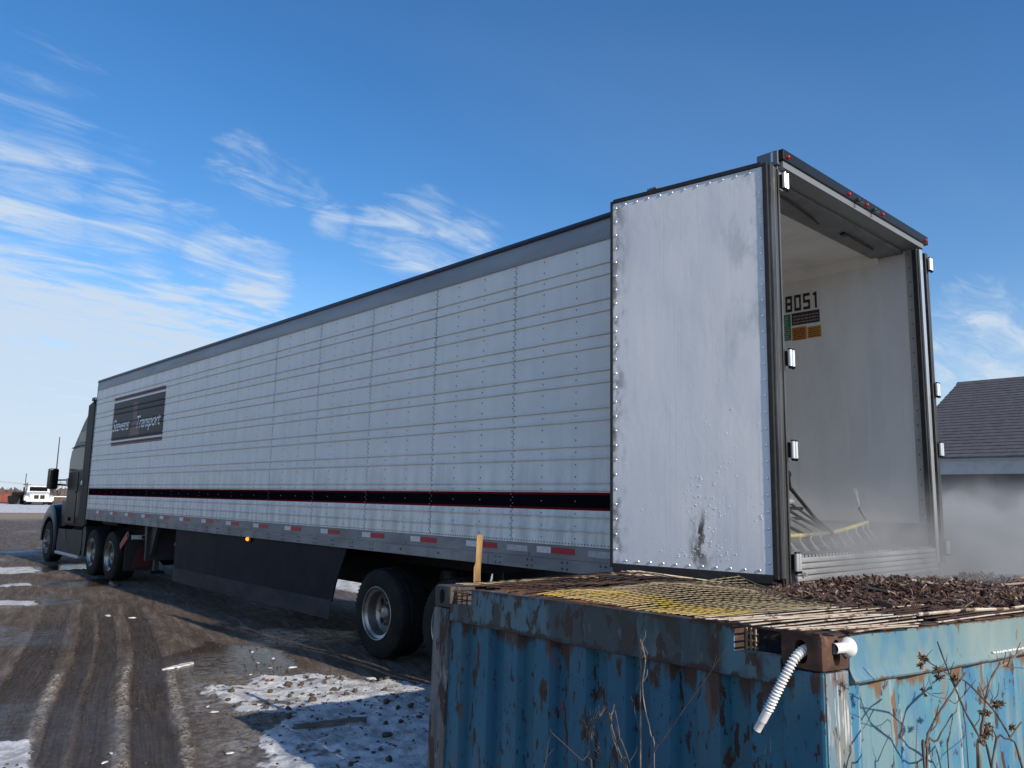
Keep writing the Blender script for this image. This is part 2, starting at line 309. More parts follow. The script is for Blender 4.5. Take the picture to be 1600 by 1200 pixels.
# ------------------------------------------------------------------ mesh helpers
class MB:
    def __init__(s): s.v = []; s.f = []; s.m = []; s.cur = 0
    def add(s, vs_, fs):
        k = len(s.v); s.v += [tuple(p) for p in vs_]; s.f += [tuple(i+k for i in f) for f in fs]; s.m += [s.cur]*len(fs); return s
    def box(s, x0, x1, y0, y1, z0, z1, T=None):
        p = [(x, y, z) for z in (z0, z1) for y in (y0, y1) for x in (x0, x1)]
        if T is not None: p = [T @ Vector(q) for q in p]
        return s.add(p, [(0, 2, 3, 1), (4, 5, 7, 6), (0, 1, 5, 4), (2, 6, 7, 3), (0, 4, 6, 2), (1, 3, 7, 5)])
    def bbox(s, x0, x1, y0, y1, z0, z1, b=.01, T=None):
        """box with chamfered edges"""
        xs, ys, zs = (x0, x1), (y0, y1), (z0, z1)
        bm = bmesh.new()
        vv = [bm.verts.new((x, y, z)) for z in zs for y in ys for x in xs]
        for f in [(0, 2, 3, 1), (4, 5, 7, 6), (0, 1, 5, 4), (2, 6, 7, 3), (0, 4, 6, 2), (1, 3, 7, 5)]: bm.faces.new([vv[i] for i in f])
        bmesh.ops.bevel(bm, geom=bm.edges[:], offset=b, segments=2, profile=.6, affect='EDGES')
        bm.verts.index_update()
        k = [(T @ v.co if T is not None else v.co) for v in bm.verts]
        ff = [tuple(v.index for v in f.verts) for f in bm.faces]
        bm.free()
        return s.add(k, ff)
    def tube(s, pts, rad, n=8, cap=True):
        pts = [Vector(p) for p in pts]
        if isinstance(rad, (int, float)): rad = [rad]*len(pts)
        k = len(s.v); prev = None; vs_ = []; fs = []
        for i, p in enumerate(pts):
            d = (pts[min(i+1, len(pts)-1)] - pts[max(i-1, 0)]).normalized()
            if prev is None:
                a = d.cross(Vector((0, 0, 1)))
                if a.length < .1: a = d.cross(Vector((1, 0, 0)))
            else: a = prev - d*prev.dot(d)
            a.normalize(); prev = a; b = d.cross(a)
            for j in range(n):
                t = 2*math.pi*j/n
                vs_.append(p + (a*math.cos(t) + b*math.sin(t))*rad[i])
        for i in range(len(pts)-1):
            for j in range(n):
                q = (j+1) % n
                fs.append((i*n+j, i*n+q, (i+1)*n+q, (i+1)*n+j))
        if cap:
            fs.append(tuple(range(n-1, -1, -1))); e = (len(pts)-1)*n; fs.append(tuple(range(e, e+n)))
        return s.add(vs_, fs)
    def lathe(s, prof, n=32, axis='x', c=(0, 0, 0), cap=False):
        """profile of (along, radius) turned round an axis"""
        vs_ = []; fs = []
        for (a, r) in prof:
            for j in range(n):
                t = 2*math.pi*j/n; u, w = r*math.cos(t), r*math.sin(t)
                p = {'x': (a, u, w), 'y': (w, a, u), 'z': (u, w, a)}[axis]
                vs_.append((p[0]+c[0], p[1]+c[1], p[2]+c[2]))
        for i in range(len(prof)-1):
            for j in range(n):
                q = (j+1) % n
                fs.append((i*n+j, i*n+q, (i+1)*n+q, (i+1)*n+j))
        if cap: fs.append(tuple(range(n-1, -1, -1))); e = (len(prof)-1)*n; fs.append(tuple(range(e, e+n)))
        return s.add(vs_, fs)
    def prism(s, poly, axis, a, b, T=None):
        """polygon in the two other axes, extruded along axis from a to b"""
        n = len(poly)
        def P(u, w, t): return {'x': (t, u, w), 'y': (u, t, w), 'z': (u, w, t)}[axis]
        vs_ = [P(u, w, a) for u, w in poly] + [P(u, w, b) for u, w in poly]
        if T is not None: vs_ = [T @ Vector(p) for p in vs_]
        fs = [tuple(range(n-1, -1, -1)), tuple(range(n, 2*n))] + [(i, (i+1) % n, (i+1) % n+n, i+n) for i in range(n)]
        return s.add(vs_, fs)
    def rivet(s, p, nrm, r, h, n=6):
        nrm = Vector(nrm).normalized(); a = nrm.cross(Vector((0, 0, 1)))
        if a.length < .1: a = Vector((1, 0, 0))
        a.normalize(); b = nrm.cross(a); p = Vector(p)
        vs_ = []
        for (rr, hh) in ((1, -.15), (.8, .65)):
            for j in range(n):
                t = 2*math.pi*j/n; vs_.append(p + (a*math.cos(t)+b*math.sin(t))*r*rr + nrm*h*hh)
        vs_.append(p + nrm*h)
        fs = [(j, (j+1) % n, (j+1) % n+n, j+n) for j in range(n)] + [(n+j, n+(j+1) % n, 2*n) for j in range(n)]
        return s.add(vs_, fs)
    def mesh(s, name, mats, smooth=False):
        me = bpy.data.meshes.new(name); me.from_pydata(s.v, [], s.f)
        if not isinstance(mats, (list, tuple)): mats = [mats]
        for m in mats: me.materials.append(m)
        if len(mats) > 1: me.polygons.foreach_set('material_index', s.m)
        bm = bmesh.new(); bm.from_mesh(me); bmesh.ops.recalc_face_normals(bm, faces=bm.faces[:]); bm.to_mesh(me); bm.free()
        if smooth: me.shade_smooth() if smooth is True else me.shade_auto(smooth)
        return me
    def build(s, name, mats, parent=None, smooth=False, **kw):
        return link(name, s.mesh(name, mats, smooth), parent, **kw)
def _auto(me, ang):
    me.polygons.foreach_set('use_smooth', [True]*len(me.polygons))
    bm = bmesh.new(); bm.from_mesh(me)
    for e in bm.edges:
        if len(e.link_faces) == 2 and e.calc_face_angle(0) > ang: e.smooth = False
    bm.to_mesh(me); bm.free()
_old_mesh = MB.mesh
def _mesh(s, name, mats, smooth=False):
    me = _old_mesh(s, name, mats, False)
    if smooth is True: _auto(me, R(42))
    elif smooth: _auto(me, smooth)
    return me
MB.mesh = _mesh
def link(name, data, parent=None, loc=None, rot=None, kind=None, label=None):
    o = bpy.data.objects.new(name, data); COL.objects.link(o)
    if parent: o.parent = parent
    if loc is not None: o.location = loc
    if rot is not None: o.rotation_euler = rot
    if kind: o['kind'] = kind
    if label: o['label'] = label
    return o
def thing(name, label, cat, loc=(0, 0, 0), rot=(0, 0, 0), group=None):
    o = bpy.data.objects.new(name, None); COL.objects.link(o)
    o.empty_display_size = .2
    o.location = loc; o.rotation_euler = rot
    return tag(o, label, cat, group)
def tag(o, label, cat, group=None):
    o['label'] = label; o['category'] = cat
    if group: o['group'] = group
    return o
def fbm(x, y, sc, oct_=4, seed=0):
    return mnoise.fractal(Vector((x*sc+seed*13.7, y*sc-seed*7.1, seed*3.3)), 1.0, 2.0, oct_)

# ------------------------------------------------------------------ ground: one sheet to the horizon
def lin_axis(fine0, fine1, step, out0, out1, growth=1.16):
    a = list(np.arange(fine0, fine1+1e-6, step)); s = step
    b = a[-1]
    while b < out1: s *= growth; b += s; a.append(b)
    s = step; b = a[0]; pre = []
    while b > out0: s *= growth; b -= s; pre.append(b)
    return np.array(pre[::-1]+a)
def vnoise(x, y, sc, seed):
    """vectorised value noise, -1..1"""
    x = x*sc; y = y*sc
    xi = np.floor(x).astype(np.int64); yi = np.floor(y).astype(np.int64); fx = x-xi; fy = y-yi
    fx = fx*fx*(3-2*fx); fy = fy*fy*(3-2*fy)
    def h(a, b):
        n = (a*374761393 + b*668265263 + seed*1442695041) & 0x7fffffff
        n = ((n ^ (n >> 13))*1274126177) & 0x7fffffff
        return ((n ^ (n >> 16)) & 0xffff)/32767.5-1
    return (h(xi, yi)*(1-fx)+h(xi+1, yi)*fx)*(1-fy)+(h(xi, yi+1)*(1-fx)+h(xi+1, yi+1)*fx)*fy
def vfbm(x, y, sc, seed, o=4, g=.5):
    t = 0; a = 1; k = 0
    for i in range(o): t = t+a*vnoise(x, y, sc*2**i, seed+i*17); k += a; a *= g
    return t/k
def sstep(v, a, b):
    t = np.clip((v-a)/(b-a), 0, 1); return t*t*(3-2*t)
def in_poly_dist(X, Y, poly):
    """signed distance to a polygon, positive inside"""
    d = np.full(X.shape, 1e9); ins = np.zeros(X.shape, bool)
    n = len(poly)
    for i in range(n):
        x0, y0 = poly[i]; x1, y1 = poly[(i+1) % n]
        ex, ey = x1-x0, y1-y0
        t = np.clip(((X-x0)*ex+(Y-y0)*ey)/(ex*ex+ey*ey), 0, 1)
        d = np.minimum(d, np.hypot(X-x0-t*ex, Y-y0-t*ey))
        c = ((y0 > Y) != (y1 > Y)) & (X < (x1-x0)*(Y-y0)/(y1-y0+1e-12)+x0)
        ins ^= c
    return np.where(ins, d, -d)
SNOW_POLY = [(-1.93, 4.62), (-1.61, 4.75), (-1.17, 4.80), (-.72, 4.75), (-.51, 4.15), (-.25, 3.5), (-.2, 2.0), (-1.2, .9), (-2.4, .6), (-3.0, 1.3), (-2.6, 1.9), (-2.45, 2.44), (-2.22, 2.85), (-1.98, 3.15), (-1.86, 3.5), (-1.87, 3.88), (-1.99, 4.24)]
PUDDLE = [(-2.1, 6.4), (-1.64, 6.6), (-.88, 7.1), (-.43, 6.5), (-.50, 5.3), (-1.05, 4.95), (-1.41, 5.1), (-1.75, 5.6)]
ICEPOLYS = [[(-1.2, 18.9), (-.31, 18.2), (-.6, 16.6), (-1.6, 16.9)], [(-1.9, 15.0), (-1.05, 14.9), (-1.2, 14.2), (-1.8, 14.5)], [(-2.6, 12.7), (-1.65, 12.3), (-1.8, 11.5), (-2.6, 11.6)],
            [(-3.9, 4.3), (-3.35, 4.05), (-3.45, 3.2), (-4.0, 3.2)], [(.3, 24.5), (1.2, 25), (.6, 22.), (-.5, 22.)], [(-1.7, 22.), (-.6, 22), (-.7, 20.), (-1.7, 20)], [(6.5, 29.), (12., 28.), (12, 18), (6, 17)], [(3.2, 8.6), (9, 10), (10, 4), (3.4, 5)]]
WETPOLYS = [[(-1.1, 15.0), (.3, 15.4), (.2, 13.4), (-.9, 13.9)], [(-.5, 18.5), (.9, 19.2), (.9, 17.3), (-.6, 16.9)], [(-1.6, 12.6), (-1.0, 12.2), (-1.1, 11.4), (-1.7, 11.6)], PUDDLE]
gx = lin_axis(-4.2, .9, .025, -900, 900, 1.12)
gy = lin_axis(1.0, 9.0, .028, -700, 1600, 1.045)
X, Y = np.meshgrid(gx, gy)
near = 1-sstep(np.hypot(X+2.5, Y-5), 18, 60)
H = vfbm(X, Y, .25, 3, 3)*.05*near + vfbm(X, Y, 1.3, 7, 4)*.016*near + vfbm(X, Y, 7., 11, 3)*.011*near + np.abs(vnoise(X, Y, 15., 13))*.006*near
# tyre ruts: fan out from the trailer's line towards the camera
def rutcoord(bx, by, ang): return (X-bx)*math.cos(ang)-(Y-by)*math.sin(ang)
curve = .035*np.maximum(Y-6, 0)**1.5
s = rutcoord(-3.1, 2.95, R(17.3)) + curve*.45 + vnoise(X, Y, .6, 5)*.035
along = sstep(Y, 13, 8)*sstep(Y, -2, 1)
ral = sstep(Y+.25*vnoise(X, Y, 1.2, 15), 6.7, 5.9)*sstep(Y, -2, 1)
ridge = np.zeros_like(X); rh = np.zeros_like(X)
edge_n = vfbm(X, Y, 7., 19, 4, .6)*.035
for (c, w, h) in ((0., .050, 1.), (-.57, .055, .95), (.40, .046, .8), (-1.25, .10, .6)):
    lump = np.clip(.62+.8*vfbm(X, Y, 8.5, int(50+c*20), 4, .6), 0, 1.3)
    pl = sstep(np.abs(s-c)+edge_n, w, w*.55)
    ridge = np.maximum(ridge, pl*np.clip(lump*1.5, 0, 1)); rh = np.maximum(rh, pl*lump*h)
H += rh*.024*ral*near
H += .016*vnoise(X, Y, 17., 23)*ridge*ral
tread = np.zeros_like(X)
for c, w in ((.20, .135), (-.19, .10), (-.42, .08), (-.82, .17)):
    inside = sstep(np.abs(s-c)+edge_n*.35, w+.012, w-.012)
    H += -.022*inside*along*near
    tread = np.maximum(tread, inside)
ridge = ridge*ral
gravel = sstep(s, .42, .52)*sstep(s, 1.35, .9)*ral
H += gravel*.012*np.abs(vfbm(X, Y, 14., 27, 2))
# shallow old tracks alongside the trailer
s2 = X+.9+.02*(Y-9)**2*.1 + vnoise(X, Y, .3, 9)*.1
for c in (0., .55, -.8, -1.5):
    H += -.02*np.exp(-((s2-c)/.16)**2)*sstep(Y, 5.5, 8)*near
snow_d = in_poly_dist(X, Y, SNOW_POLY)+vfbm(X, Y, 2.6, 21, 6, .62)*.26
snow = sstep(snow_d, -.06, .10)
lumps = vfbm(X, Y, 5.5, 31, 4, .6)
H += snow*(.030+lumps*.042+.010*np.abs(vnoise(X, Y, 12., 33)))
holes = sstep(vfbm(X, Y, 3.6, 41, 4, .6), .16, .42)
snow = snow*(1-holes*.55*sstep(snow_d, .9, .05)-holes*.25)
H -= holes*.012*snow
icew = np.zeros_like(X); flat = np.zeros_like(X); wet = np.zeros_like(X)
for p in WETPOLYS: wet = np.maximum(wet, sstep(in_poly_dist(X, Y, p)+vfbm(X, Y, 2.2, 61, 4)*.22, -.06, .14))
for p in ICEPOLYS: flat = np.maximum(flat, sstep(in_poly_dist(X, Y, p)+vfbm(X, Y*.6, 1.6, 71, 5, .6)*.42, .0, .16))
wet = np.maximum(wet, tread*along*.55*sstep(vfbm(X, Y, .9, 131, 4), -.15, .3)*sstep(Y, 7.5, 4.5))
for p in ICEPOLYS[:4]: icew = np.maximum(icew, sstep(in_poly_dist(X, Y, p)+vfbm(X, Y*.5, 2.6, 77, 5, .6)*.30, .02, .08))  # snowy frozen strips, whitened also for the sky mirrored in the ice
wet = np.maximum(wet, .55*sstep(vfbm(X, Y, .45, 81, 4), .22, .5)*near)
H = H*(1-.92*np.maximum(wet*near, flat*.8)) - wet*.022*near
# trodden slush streaks in the lane and further off, then the snow bank across the yard
slush = sstep(vfbm(X*1.0, Y*.28, 1.1, 91, 5, .6), .20, .55)*.5*sstep(Y, 6, 11)
slush = np.maximum(slush, sstep(vfbm(X-.3*Y, Y*.2, 1.6, 95, 5, .6), .26, .55)*.22*sstep(X, -.2, -1.5))
snow_far = sstep(vfbm(X, Y, .03, 101, 4), -.35, .1)*sstep(Y+.25*X, 62, 66)*sstep(Y+.25*X, 93, 86)
sand = sstep(Y+.25*X, 50, 56)*sstep(Y+.25*X, 66, 62)*.9
SN = np.clip(np.maximum.reduce([snow, snow_far, icew*.72, sstep(X, 2.7, 3.6)*sstep(vfbm(X, Y, .4, 111, 4), -.5, -.1)*sstep(Y, 40, 30)*.95]), 0, 1)
IC = np.clip(np.maximum(flat, slush*(1-tread*along*.8)), 0, 1)
RD = np.clip(ridge, 0, 1)
IC = np.clip(np.maximum(IC, gravel*.55+.5*sstep(snow_d, -.45, -.08)*sstep(vfbm(X, Y, 3., 121, 4), -.25, .15)*near), 0, 1)
H += GZ
far_rise = sstep(np.hypot(X, Y), 45, 88)*.43
H += far_rise
nx, ny = len(gx), len(gy)
vv = np.stack([X, Y, H], -1).reshape(-1, 3)
idx = np.arange(nx*ny).reshape(ny, nx)
ff = np.stack([idx[:-1, :-1], idx[:-1, 1:], idx[1:, 1:], idx[1:, :-1]], -1).reshape(-1, 4)
me = bpy.data.meshes.new('ground')
me.vertices.add(len(vv)); me.vertices.foreach_set('co', vv.ravel())
me.loops.add(ff.size); me.loops.foreach_set('vertex_index', ff.ravel())
me.polygons.add(len(ff)); me.polygons.foreach_set('loop_start', np.arange(0, ff.size, 4)); me.polygons.foreach_set('loop_total', np.full(len(ff), 4))
me.update(calc_edges=True)
me.polygons.foreach_set('use_smooth', [True]*len(ff))
for nm, arr in (('snow', SN), ('ice', IC), ('wet', wet), ('ridge', RD), ('tread', tread*along), ('sand', sand), ('ruts', s), ('rutt', Y*.957+X*.29)):
    at = me.attributes.new(nm, 'FLOAT', 'POINT'); at.data.foreach_set('value', arr.ravel().astype(np.float32))
ground = link('ground', me, kind='structure')
def ground_material():
    m = bpy.data.materials.new('muddy_yard'); m.use_nodes = True
    nt = m.node_tree; N = nt.nodes; L = nt.links; p = N['Principled BSDF']
    tcn = N.new('ShaderNodeTexCoord')
    def noise(sc, det=6, st=(1, 1, 1), rot=0, rg=.6):
        mp = N.new('ShaderNodeMapping'); mp.inputs['Scale'].default_value = st; mp.inputs['Rotation'].default_value = (0, 0, rot)
        L.new(tcn.outputs['Object'], mp.inputs[0])
        n = N.new('ShaderNodeTexNoise'); n.inputs['Scale'].default_value = sc; n.inputs['Detail'].default_value = det; n.inputs['Roughness'].default_value = rg
        L.new(mp.outputs[0], n.inputs['Vector']); return n.outputs['Fac']
    def mr(v, a, b, c=0., d=1.):
        n = N.new('ShaderNodeMapRange'); n.interpolation_type = 'SMOOTHSTEP'; L.new(v, n.inputs[0])
        for i, q in enumerate((a, b, c, d)): n.inputs[1+i].default_value = q
        return n.outputs[0]
    def mth(op, a, b):
        n = N.new('ShaderNodeMath'); n.operation = op
        for i, v in enumerate((a, b)):
            if isinstance(v, (int, float)): n.inputs[i].default_value = v
            else: L.new(v, n.inputs[i])
        return n.outputs[0]
    def at(nm):
        n = N.new('ShaderNodeAttribute'); n.attribute_name = nm; return n.outputs['Fac']
    def mix(f, a, b):
        n = N.new('ShaderNodeMix'); n.data_type = 'RGBA'; L.new(f, n.inputs['Factor'])
        for k, v in (('A', a), ('B', b)):
            if isinstance(v, tuple): n.inputs[k].default_value = (*v, 1)
            else: L.new(v, n.inputs[k])
        return n.outputs['Result']
    n1 = noise(2.2, 8); n2 = noise(14, 7); n3 = noise(60, 5); ns = noise(3.2, 7, (1, .16, 1), R(-17))
    c = mix(mr(n1, .3, .7), (.112, .077, .051), (.165, .121, .084))
    c = mix(mr(ns, .40, .70, 0, .65), c, (.165, .140, .120))
    c = mix(mr(n2, .50, .72, 0, .55), c, (.075, .053, .038))
    c = mix(mr(n3, .60, .75, 0, .4), c, (.24, .205, .175))
    rc = N.new('ShaderNodeCombineXYZ'); L.new(mth('MULTIPLY', at('ruts'), 30.), rc.inputs[0]); L.new(mth('MULTIPLY', at('rutt'), 1.1), rc.inputs[1])
    ln = N.new('ShaderNodeTexNoise'); ln.inputs['Scale'].default_value = 1.6; ln.inputs['Detail'].default_value = 4; L.new(rc.outputs[0], ln.inputs['Vector']); lines = ln.outputs['Fac']
    rc2 = N.new('ShaderNodeCombineXYZ'); L.new(mth('MULTIPLY', at('ruts'), 5.5), rc2.inputs[0]); L.new(mth('MULTIPLY', at('rutt'), .55), rc2.inputs[1])
    ln2 = N.new('ShaderNodeTexNoise'); ln2.inputs['Scale'].default_value = 1.5; ln2.inputs['Detail'].default_value = 9; ln2.inputs['Roughness'].default_value = .68; ln2.inputs['Distortion'].default_value = .5; L.new(rc2.outputs[0], ln2.inputs['Vector'])
    c = mix(mr(ln2.outputs['Fac'], .50, .66, 0, .75), c, (.26, .222, .185))
    c = mix(mr(ln2.outputs['Fac'], .50, .36, 0, .6), c, (.058, .042, .031))
    c = mix(mr(lines, .48, .62, 0, .40), c, (.05, .037, .028))
    n4 = noise(110, 4, rg=.7); n5 = noise(38, 9, rg=.72)
    c = mix(mr(n5, .52, .66, 0, .55), c, (.074, .052, .037))
    c = mix(mr(n4, .60, .72, 0, .6), c, (.36, .32, .28))
    c = mix(mth('MULTIPLY', at('tread'), .72), c, (.060, .044, .033))
    c = mix(mth('MULTIPLY', at('tread'), mr(lines, .46, .60, 0, .6)), c, (.034, .025, .019))
    c = mix(mth('MULTIPLY', at('ridge'), mr(n5, .42, .54, .0, .92)), c, mix(mr(n2, .36, .64), (.40, .335, .265), (.52, .50, .47)))
    c = mix(mth('MULTIPLY', at('ridge'), mr(n4, .56, .64, 0, .8)), c, (.12, .085, .06))
    c = mix(at('sand'), c, (.36, .27, .18))
    w = mth('MULTIPLY', at('wet'), 1.)
    c = mix(mth('MULTIPLY', w, .8), c, (.050, .036, .027))
    ic = mth('MULTIPLY', at('ice'), mr(noise(13, 9, rg=.7), .40, .60, .12, 1.))
    c = mix(mth('MULTIPLY', ic, .8), c, (.34, .33, .32))
    sn = mr(mth('ADD', at('snow'), mth('MULTIPLY', mth('SUBTRACT', noise(22, 6), .5), .8)), .34, .62)
    c = mix(sn, c, mix(mr(noise(7, 8, rg=.68), .40, .66), (.78, .78, .78), (.40, .39, .385)))
    L.new(c, p.inputs['Base Color'])
    p.inputs['Specular IOR Level'].default_value = .3
    ro = mth('SUBTRACT', mr(n2, .3, .7, .62, .85), mth('MULTIPLY', w, .62))
    ro = mth('MAXIMUM', mth('SUBTRACT', ro, mth('MULTIPLY', ic, .12)), .14)
    L.new(ro, p.inputs['Roughness'])
    hgt = mth('ADD', mth('MULTIPLY', n2, .5), mth('ADD', mth('MULTIPLY', n3, .28), mth('ADD', mth('MULTIPLY', n5, .55), mth('MULTIPLY', mth('MULTIPLY', lines, at('tread')), .7))))
    b = N.new('ShaderNodeBump'); b.inputs['Distance'].default_value = .06
    st = mth('SUBTRACT', 1., mth('MULTIPLY', w, .9)); L.new(st, b.inputs['Strength'])
    L.new(hgt, b.inputs['Height']); L.new(b.outputs[0], p.inputs['Normal'])
    return m
me.materials.append(ground_material())
def gz(x, y):
    i = min(max(int(np.searchsorted(gx, x)), 0), nx-1); j = min(max(int(np.searchsorted(gy, y)), 0), ny-1)
    return float(H[j, i])

# ------------------------------------------------------------------ wheel maker (axis along x, outer side towards -x)
def wheel(parent, x, y, z, r=.48, w=.40, dish=.17, rim_r=.285, name='wheel', bolts=10, flip=1):
    e = link(name, None, parent, (x, y, z), (0, 0, 0 if flip == 1 else math.pi))
    e.empty_display_size = .1
    key = ('wheel', r, w, dish)
    if key not in WHEELS:
        t = MB()
        t.lathe([(.03, rim_r-.012), (.0, rim_r+.004), (-.005, rim_r+.03), (.0, r*.78), (.006, r*.86), (.02, r*.95), (.045, r*.99), (.075, r), (.105, r), (.112, r-.012), (.124, r-.012), (.131, r), (w*.5-.01, r), (w*.5-.004, r-.012), (w*.5+.008, r-.012), (w*.5+.014, r),
                 (w-.075, r), (w-.04, r*.985), (w-.01, r*.93), (w, r*.8), (w, rim_r)], 56)
        for k in range(56):
            a = 2*math.pi*k/56
            T = Matrix.Rotation(a, 4, 'X')
            t.box(.022, .06, -.006, .006, r*.945, r*.992, T)
        tm = t.mesh('tyre', TYRE, R(35))
        q = MB()
        q.lathe([(.012, rim_r-.004), (-.004, rim_r), (-.008, rim_r-.006), (-.004, rim_r-.014), (.02, rim_r-.022), (.035, rim_r-.05), (.06, rim_r-.056), (dish-.03, rim_r-.058), (dish, rim_r-.085), (dish+.006, rim_r-.12), (dish-.012, .10), (dish-.02, .085), (dish-.07, .07), (dish-.085, .05), (dish-.09, 0.001)], 48)
        rm = q.mesh('rim', RIMAL, R(30))
        n = MB()
        for k in range(bolts):
            a = 2*math.pi*k/bolts
            n.lathe([(dish-.045, .004), (dish-.045, .016), (dish-.01, .018)], 6, 'x', (0, .135*math.cos(a), .135*math.sin(a)))
        nm = n.mesh('lug_nuts', STEELD)
        h = MB()
        for k in range(5):
            a = 2*math.pi*(k+.5)/5
            h.lathe([(dish-.004, .004), (dish-.004, .030), (dish+.002, .032)], 14, 'x', (0, .185*math.cos(a), .185*math.sin(a)))
        hm = h.mesh('hand_hole', BLACKP)
        WHEELS[key] = (tm, rm, nm, hm)
    for nm_, m_ in zip(('tyre', 'rim', 'lug_nuts', 'hand_hole'), WHEELS[key]): link(nm_, m_, e)
    return e
WHEELS = {}

# ------------------------------------------------------------------ the semi-trailer
TL, TW, TZ = 16.15, 2.5, 4.11
trailer = thing('semi_trailer', 'long white refrigerated semi-trailer with ribbed side panels, its rear doors swung open', 'trailer')
RIBS = [3.65, 3.55, 3.34, 3.24, 3.045, 2.94, 2.74, 2.64, 2.43, 2.33, 2.12, 2.02, 1.815, 1.765, 1.54, 1.425]
RIBS[13] = 1.755
PZ0, PZ1 = 1.292, 3.842
def rib_profile():
    pr = [(PZ0, 0.)]
    for z in sorted(RIBS): pr += [(z-.025, 0.), (z-.021, .012), (z-.013, .012), (z-.009, -.007), (z+.006, -.0085), (z+.018, 0.)]  # groove under each rib added to draw a dark line of shade
    return pr + [(PZ1, 0.)]
PROF = rib_profile()
def px_at(z):
    for (a, xa), (b, xb) in zip(PROF[:-1], PROF[1:]):
        if a <= z <= b: return xa + (xb-xa)*(z-a)/(b-a+1e-9)
    return 0.
SEAMS = [.26+1.22*k for k in range(14)]
pan = MB()
n = len(PROF); L_ = 1.213
pv = [(x, 0, z) for z, x in PROF] + [(x, L_, z) for z, x in PROF] + [(.02, 0, PZ0), (.02, 0, PZ1), (.02, L_, PZ0), (.02, L_, PZ1)]
pf = [(i, i+1, n+i+1, n+i) for i in range(n-1)] + [tuple(range(n)) + (2*n+1, 2*n), tuple(range(n, 2*n)) + (2*n+3, 2*n+2), (2*n, 2*n+1, 2*n+3, 2*n+2)]
pan.add(pv, pf)
panel_mesh = pan.mesh('side_panel', STRIPED)
for k in range(13): link('side_panel', panel_mesh, trailer, (random.uniform(-.0015, .001), SEAMS[k]+.0015, 0))
# seam straps and rivets
sm = MB()
for y in SEAMS[1:-1]:
    st = [(z, x+.009) for z, x in PROF]
    k = len(sm.v)
    vs_ = [(x, y-.010, z) for z, x in st] + [(x, y+.010, z) for z, x in st]
    sm.add(vs_, [(i, i+1, n+i+1, n+i) for i in range(n-1)])
sm.build('seam_strap', mat('dark_seam', (.16, .165, .17), .5, .2, (.08, .08, .085), 9, (1, 1, .3)), trailer, kind='stuff')
rv = MB()
for k, y in enumerate(SEAMS[1:-1]):
    z = PZ0+.03
    while z < PZ1:
        for dyy in ((-.013, .013) if y < 8 else (-.013,)):
            rv.rivet((px_at(z), y+dyy+random.uniform(-.001, .001), z+(.025 if dyy > 0 else 0)), (-1, 0, 0), .0075, .005, 5)
        z += .052
for k in range(13):
    for f in ((.3667, .70) if k else (.30,)):
        y = SEAMS[k]+1.22*f
        if k == 1: y = SEAMS[k]+.44+(.0 if f < .5 else .40)
        z = PZ0+.06
        while z < PZ1-.03:
            rv.rivet((px_at(z), y, z), (-1, 0, 0), .0085, .006, 5)
            z += .102
for y in np.arange(.3, TL-.1, .036):
    rv.rivet((0, y, PZ0+.018), (-1, 0, 0), .0075, .007, 5)
    if y < 11: rv.rivet((-.012, y, PZ1+.018), (-1, 0, 0), .006, .004, 5)
rv.build('rivet_rows', mat('dull_rivets', (.26, .26, .265), .45, .4), trailer, kind='stuff')
# roof edge rail, roof, walls
t = MB(); t.prism([(-.012, PZ1), (-.012, 3.90), (-.004, 4.03), (.02, 4.075), (.07, 4.085), (.07, PZ1)], 'y', .02, TL); t.build('roof_rail', RAILD, trailer, R(30))
t = MB(); t.prism([(-.018, 4.025), (-.018, 4.045), (.03, 4.09), (.03, 4.025)], 'y', .2, TL+.01); t.build('roof_edge_trim', BLACKP, trailer)
t = MB(); t.box(.07, TW-.05, .14, TL, 4.025, 4.09); t.build('roof', RAILD, trailer)
t = MB(); t.box(.022, .05, .1, TL-.07, 1.30, 4.02); t.build('left_liner', LINER, trailer)
t = MB()
t.box(TW-.05, TW-.02, .05, TL-.07, 1.525, 4.0); t.build('right_liner', LINER, trailer)
t = MB(); t.box(TW-.018, TW, .1, TL, 1.18, 4.05); t.build('right_side_wall', WHITE, trailer)
t = MB(); t.box(TW-.06, TW-.021, .05, TL-.07, 1.30, 1.522); t.box(TW-.066, TW-.06, .05, TL-.07, 1.50, 1.519); t.build('kick_plate', KICK, trailer)
t = MB(); t.box(TW-.058, TW-.0505, .055, .115, 1.53, 3.98); t.build('liner_end_trim', mat('light_trim', (.48, .48, .46), .45, .1, (.38, .38, .37), 8), trailer)
r_ = MB()
for z in np.arange(1.6, 3.95, .13): r_.rivet((TW-.058, .085, z), (-1, 0, 0), .008, .005)
r_.build('trim_rivets', STEELD, trailer, kind='stuff')
t = MB(); t.box(.05, TW-.05, .3, TL-.07, 3.985, 4.02); t.prism([(TW-.05, 3.90), (TW-.05, 3.984), (TW-.13, 3.984)], 'y', .35, TL-.1); t.build('ceiling', LINER, trailer)
t = MB(); t.box(.05, TW-.05, TL-.07, TL-.04, 1.3, 4.0); t.build('front_liner', LINER, trailer)
t = MB(); t.bbox(-.005, TW, TL-.035, TL+.02, 1.09, 4.085, .008); t.build('front_wall', RAIL, trailer)
fl = MB()
for k in range(48):
    x = .055+k*(TW-.115)/48; fl.box(x, x+.034, .02, TL-.08, 1.315, 1.335)
fl.box(.05, TW-.06, .02, TL-.08, 1.28, 1.314)
fl.build('floor', FLOORAL, trailer)
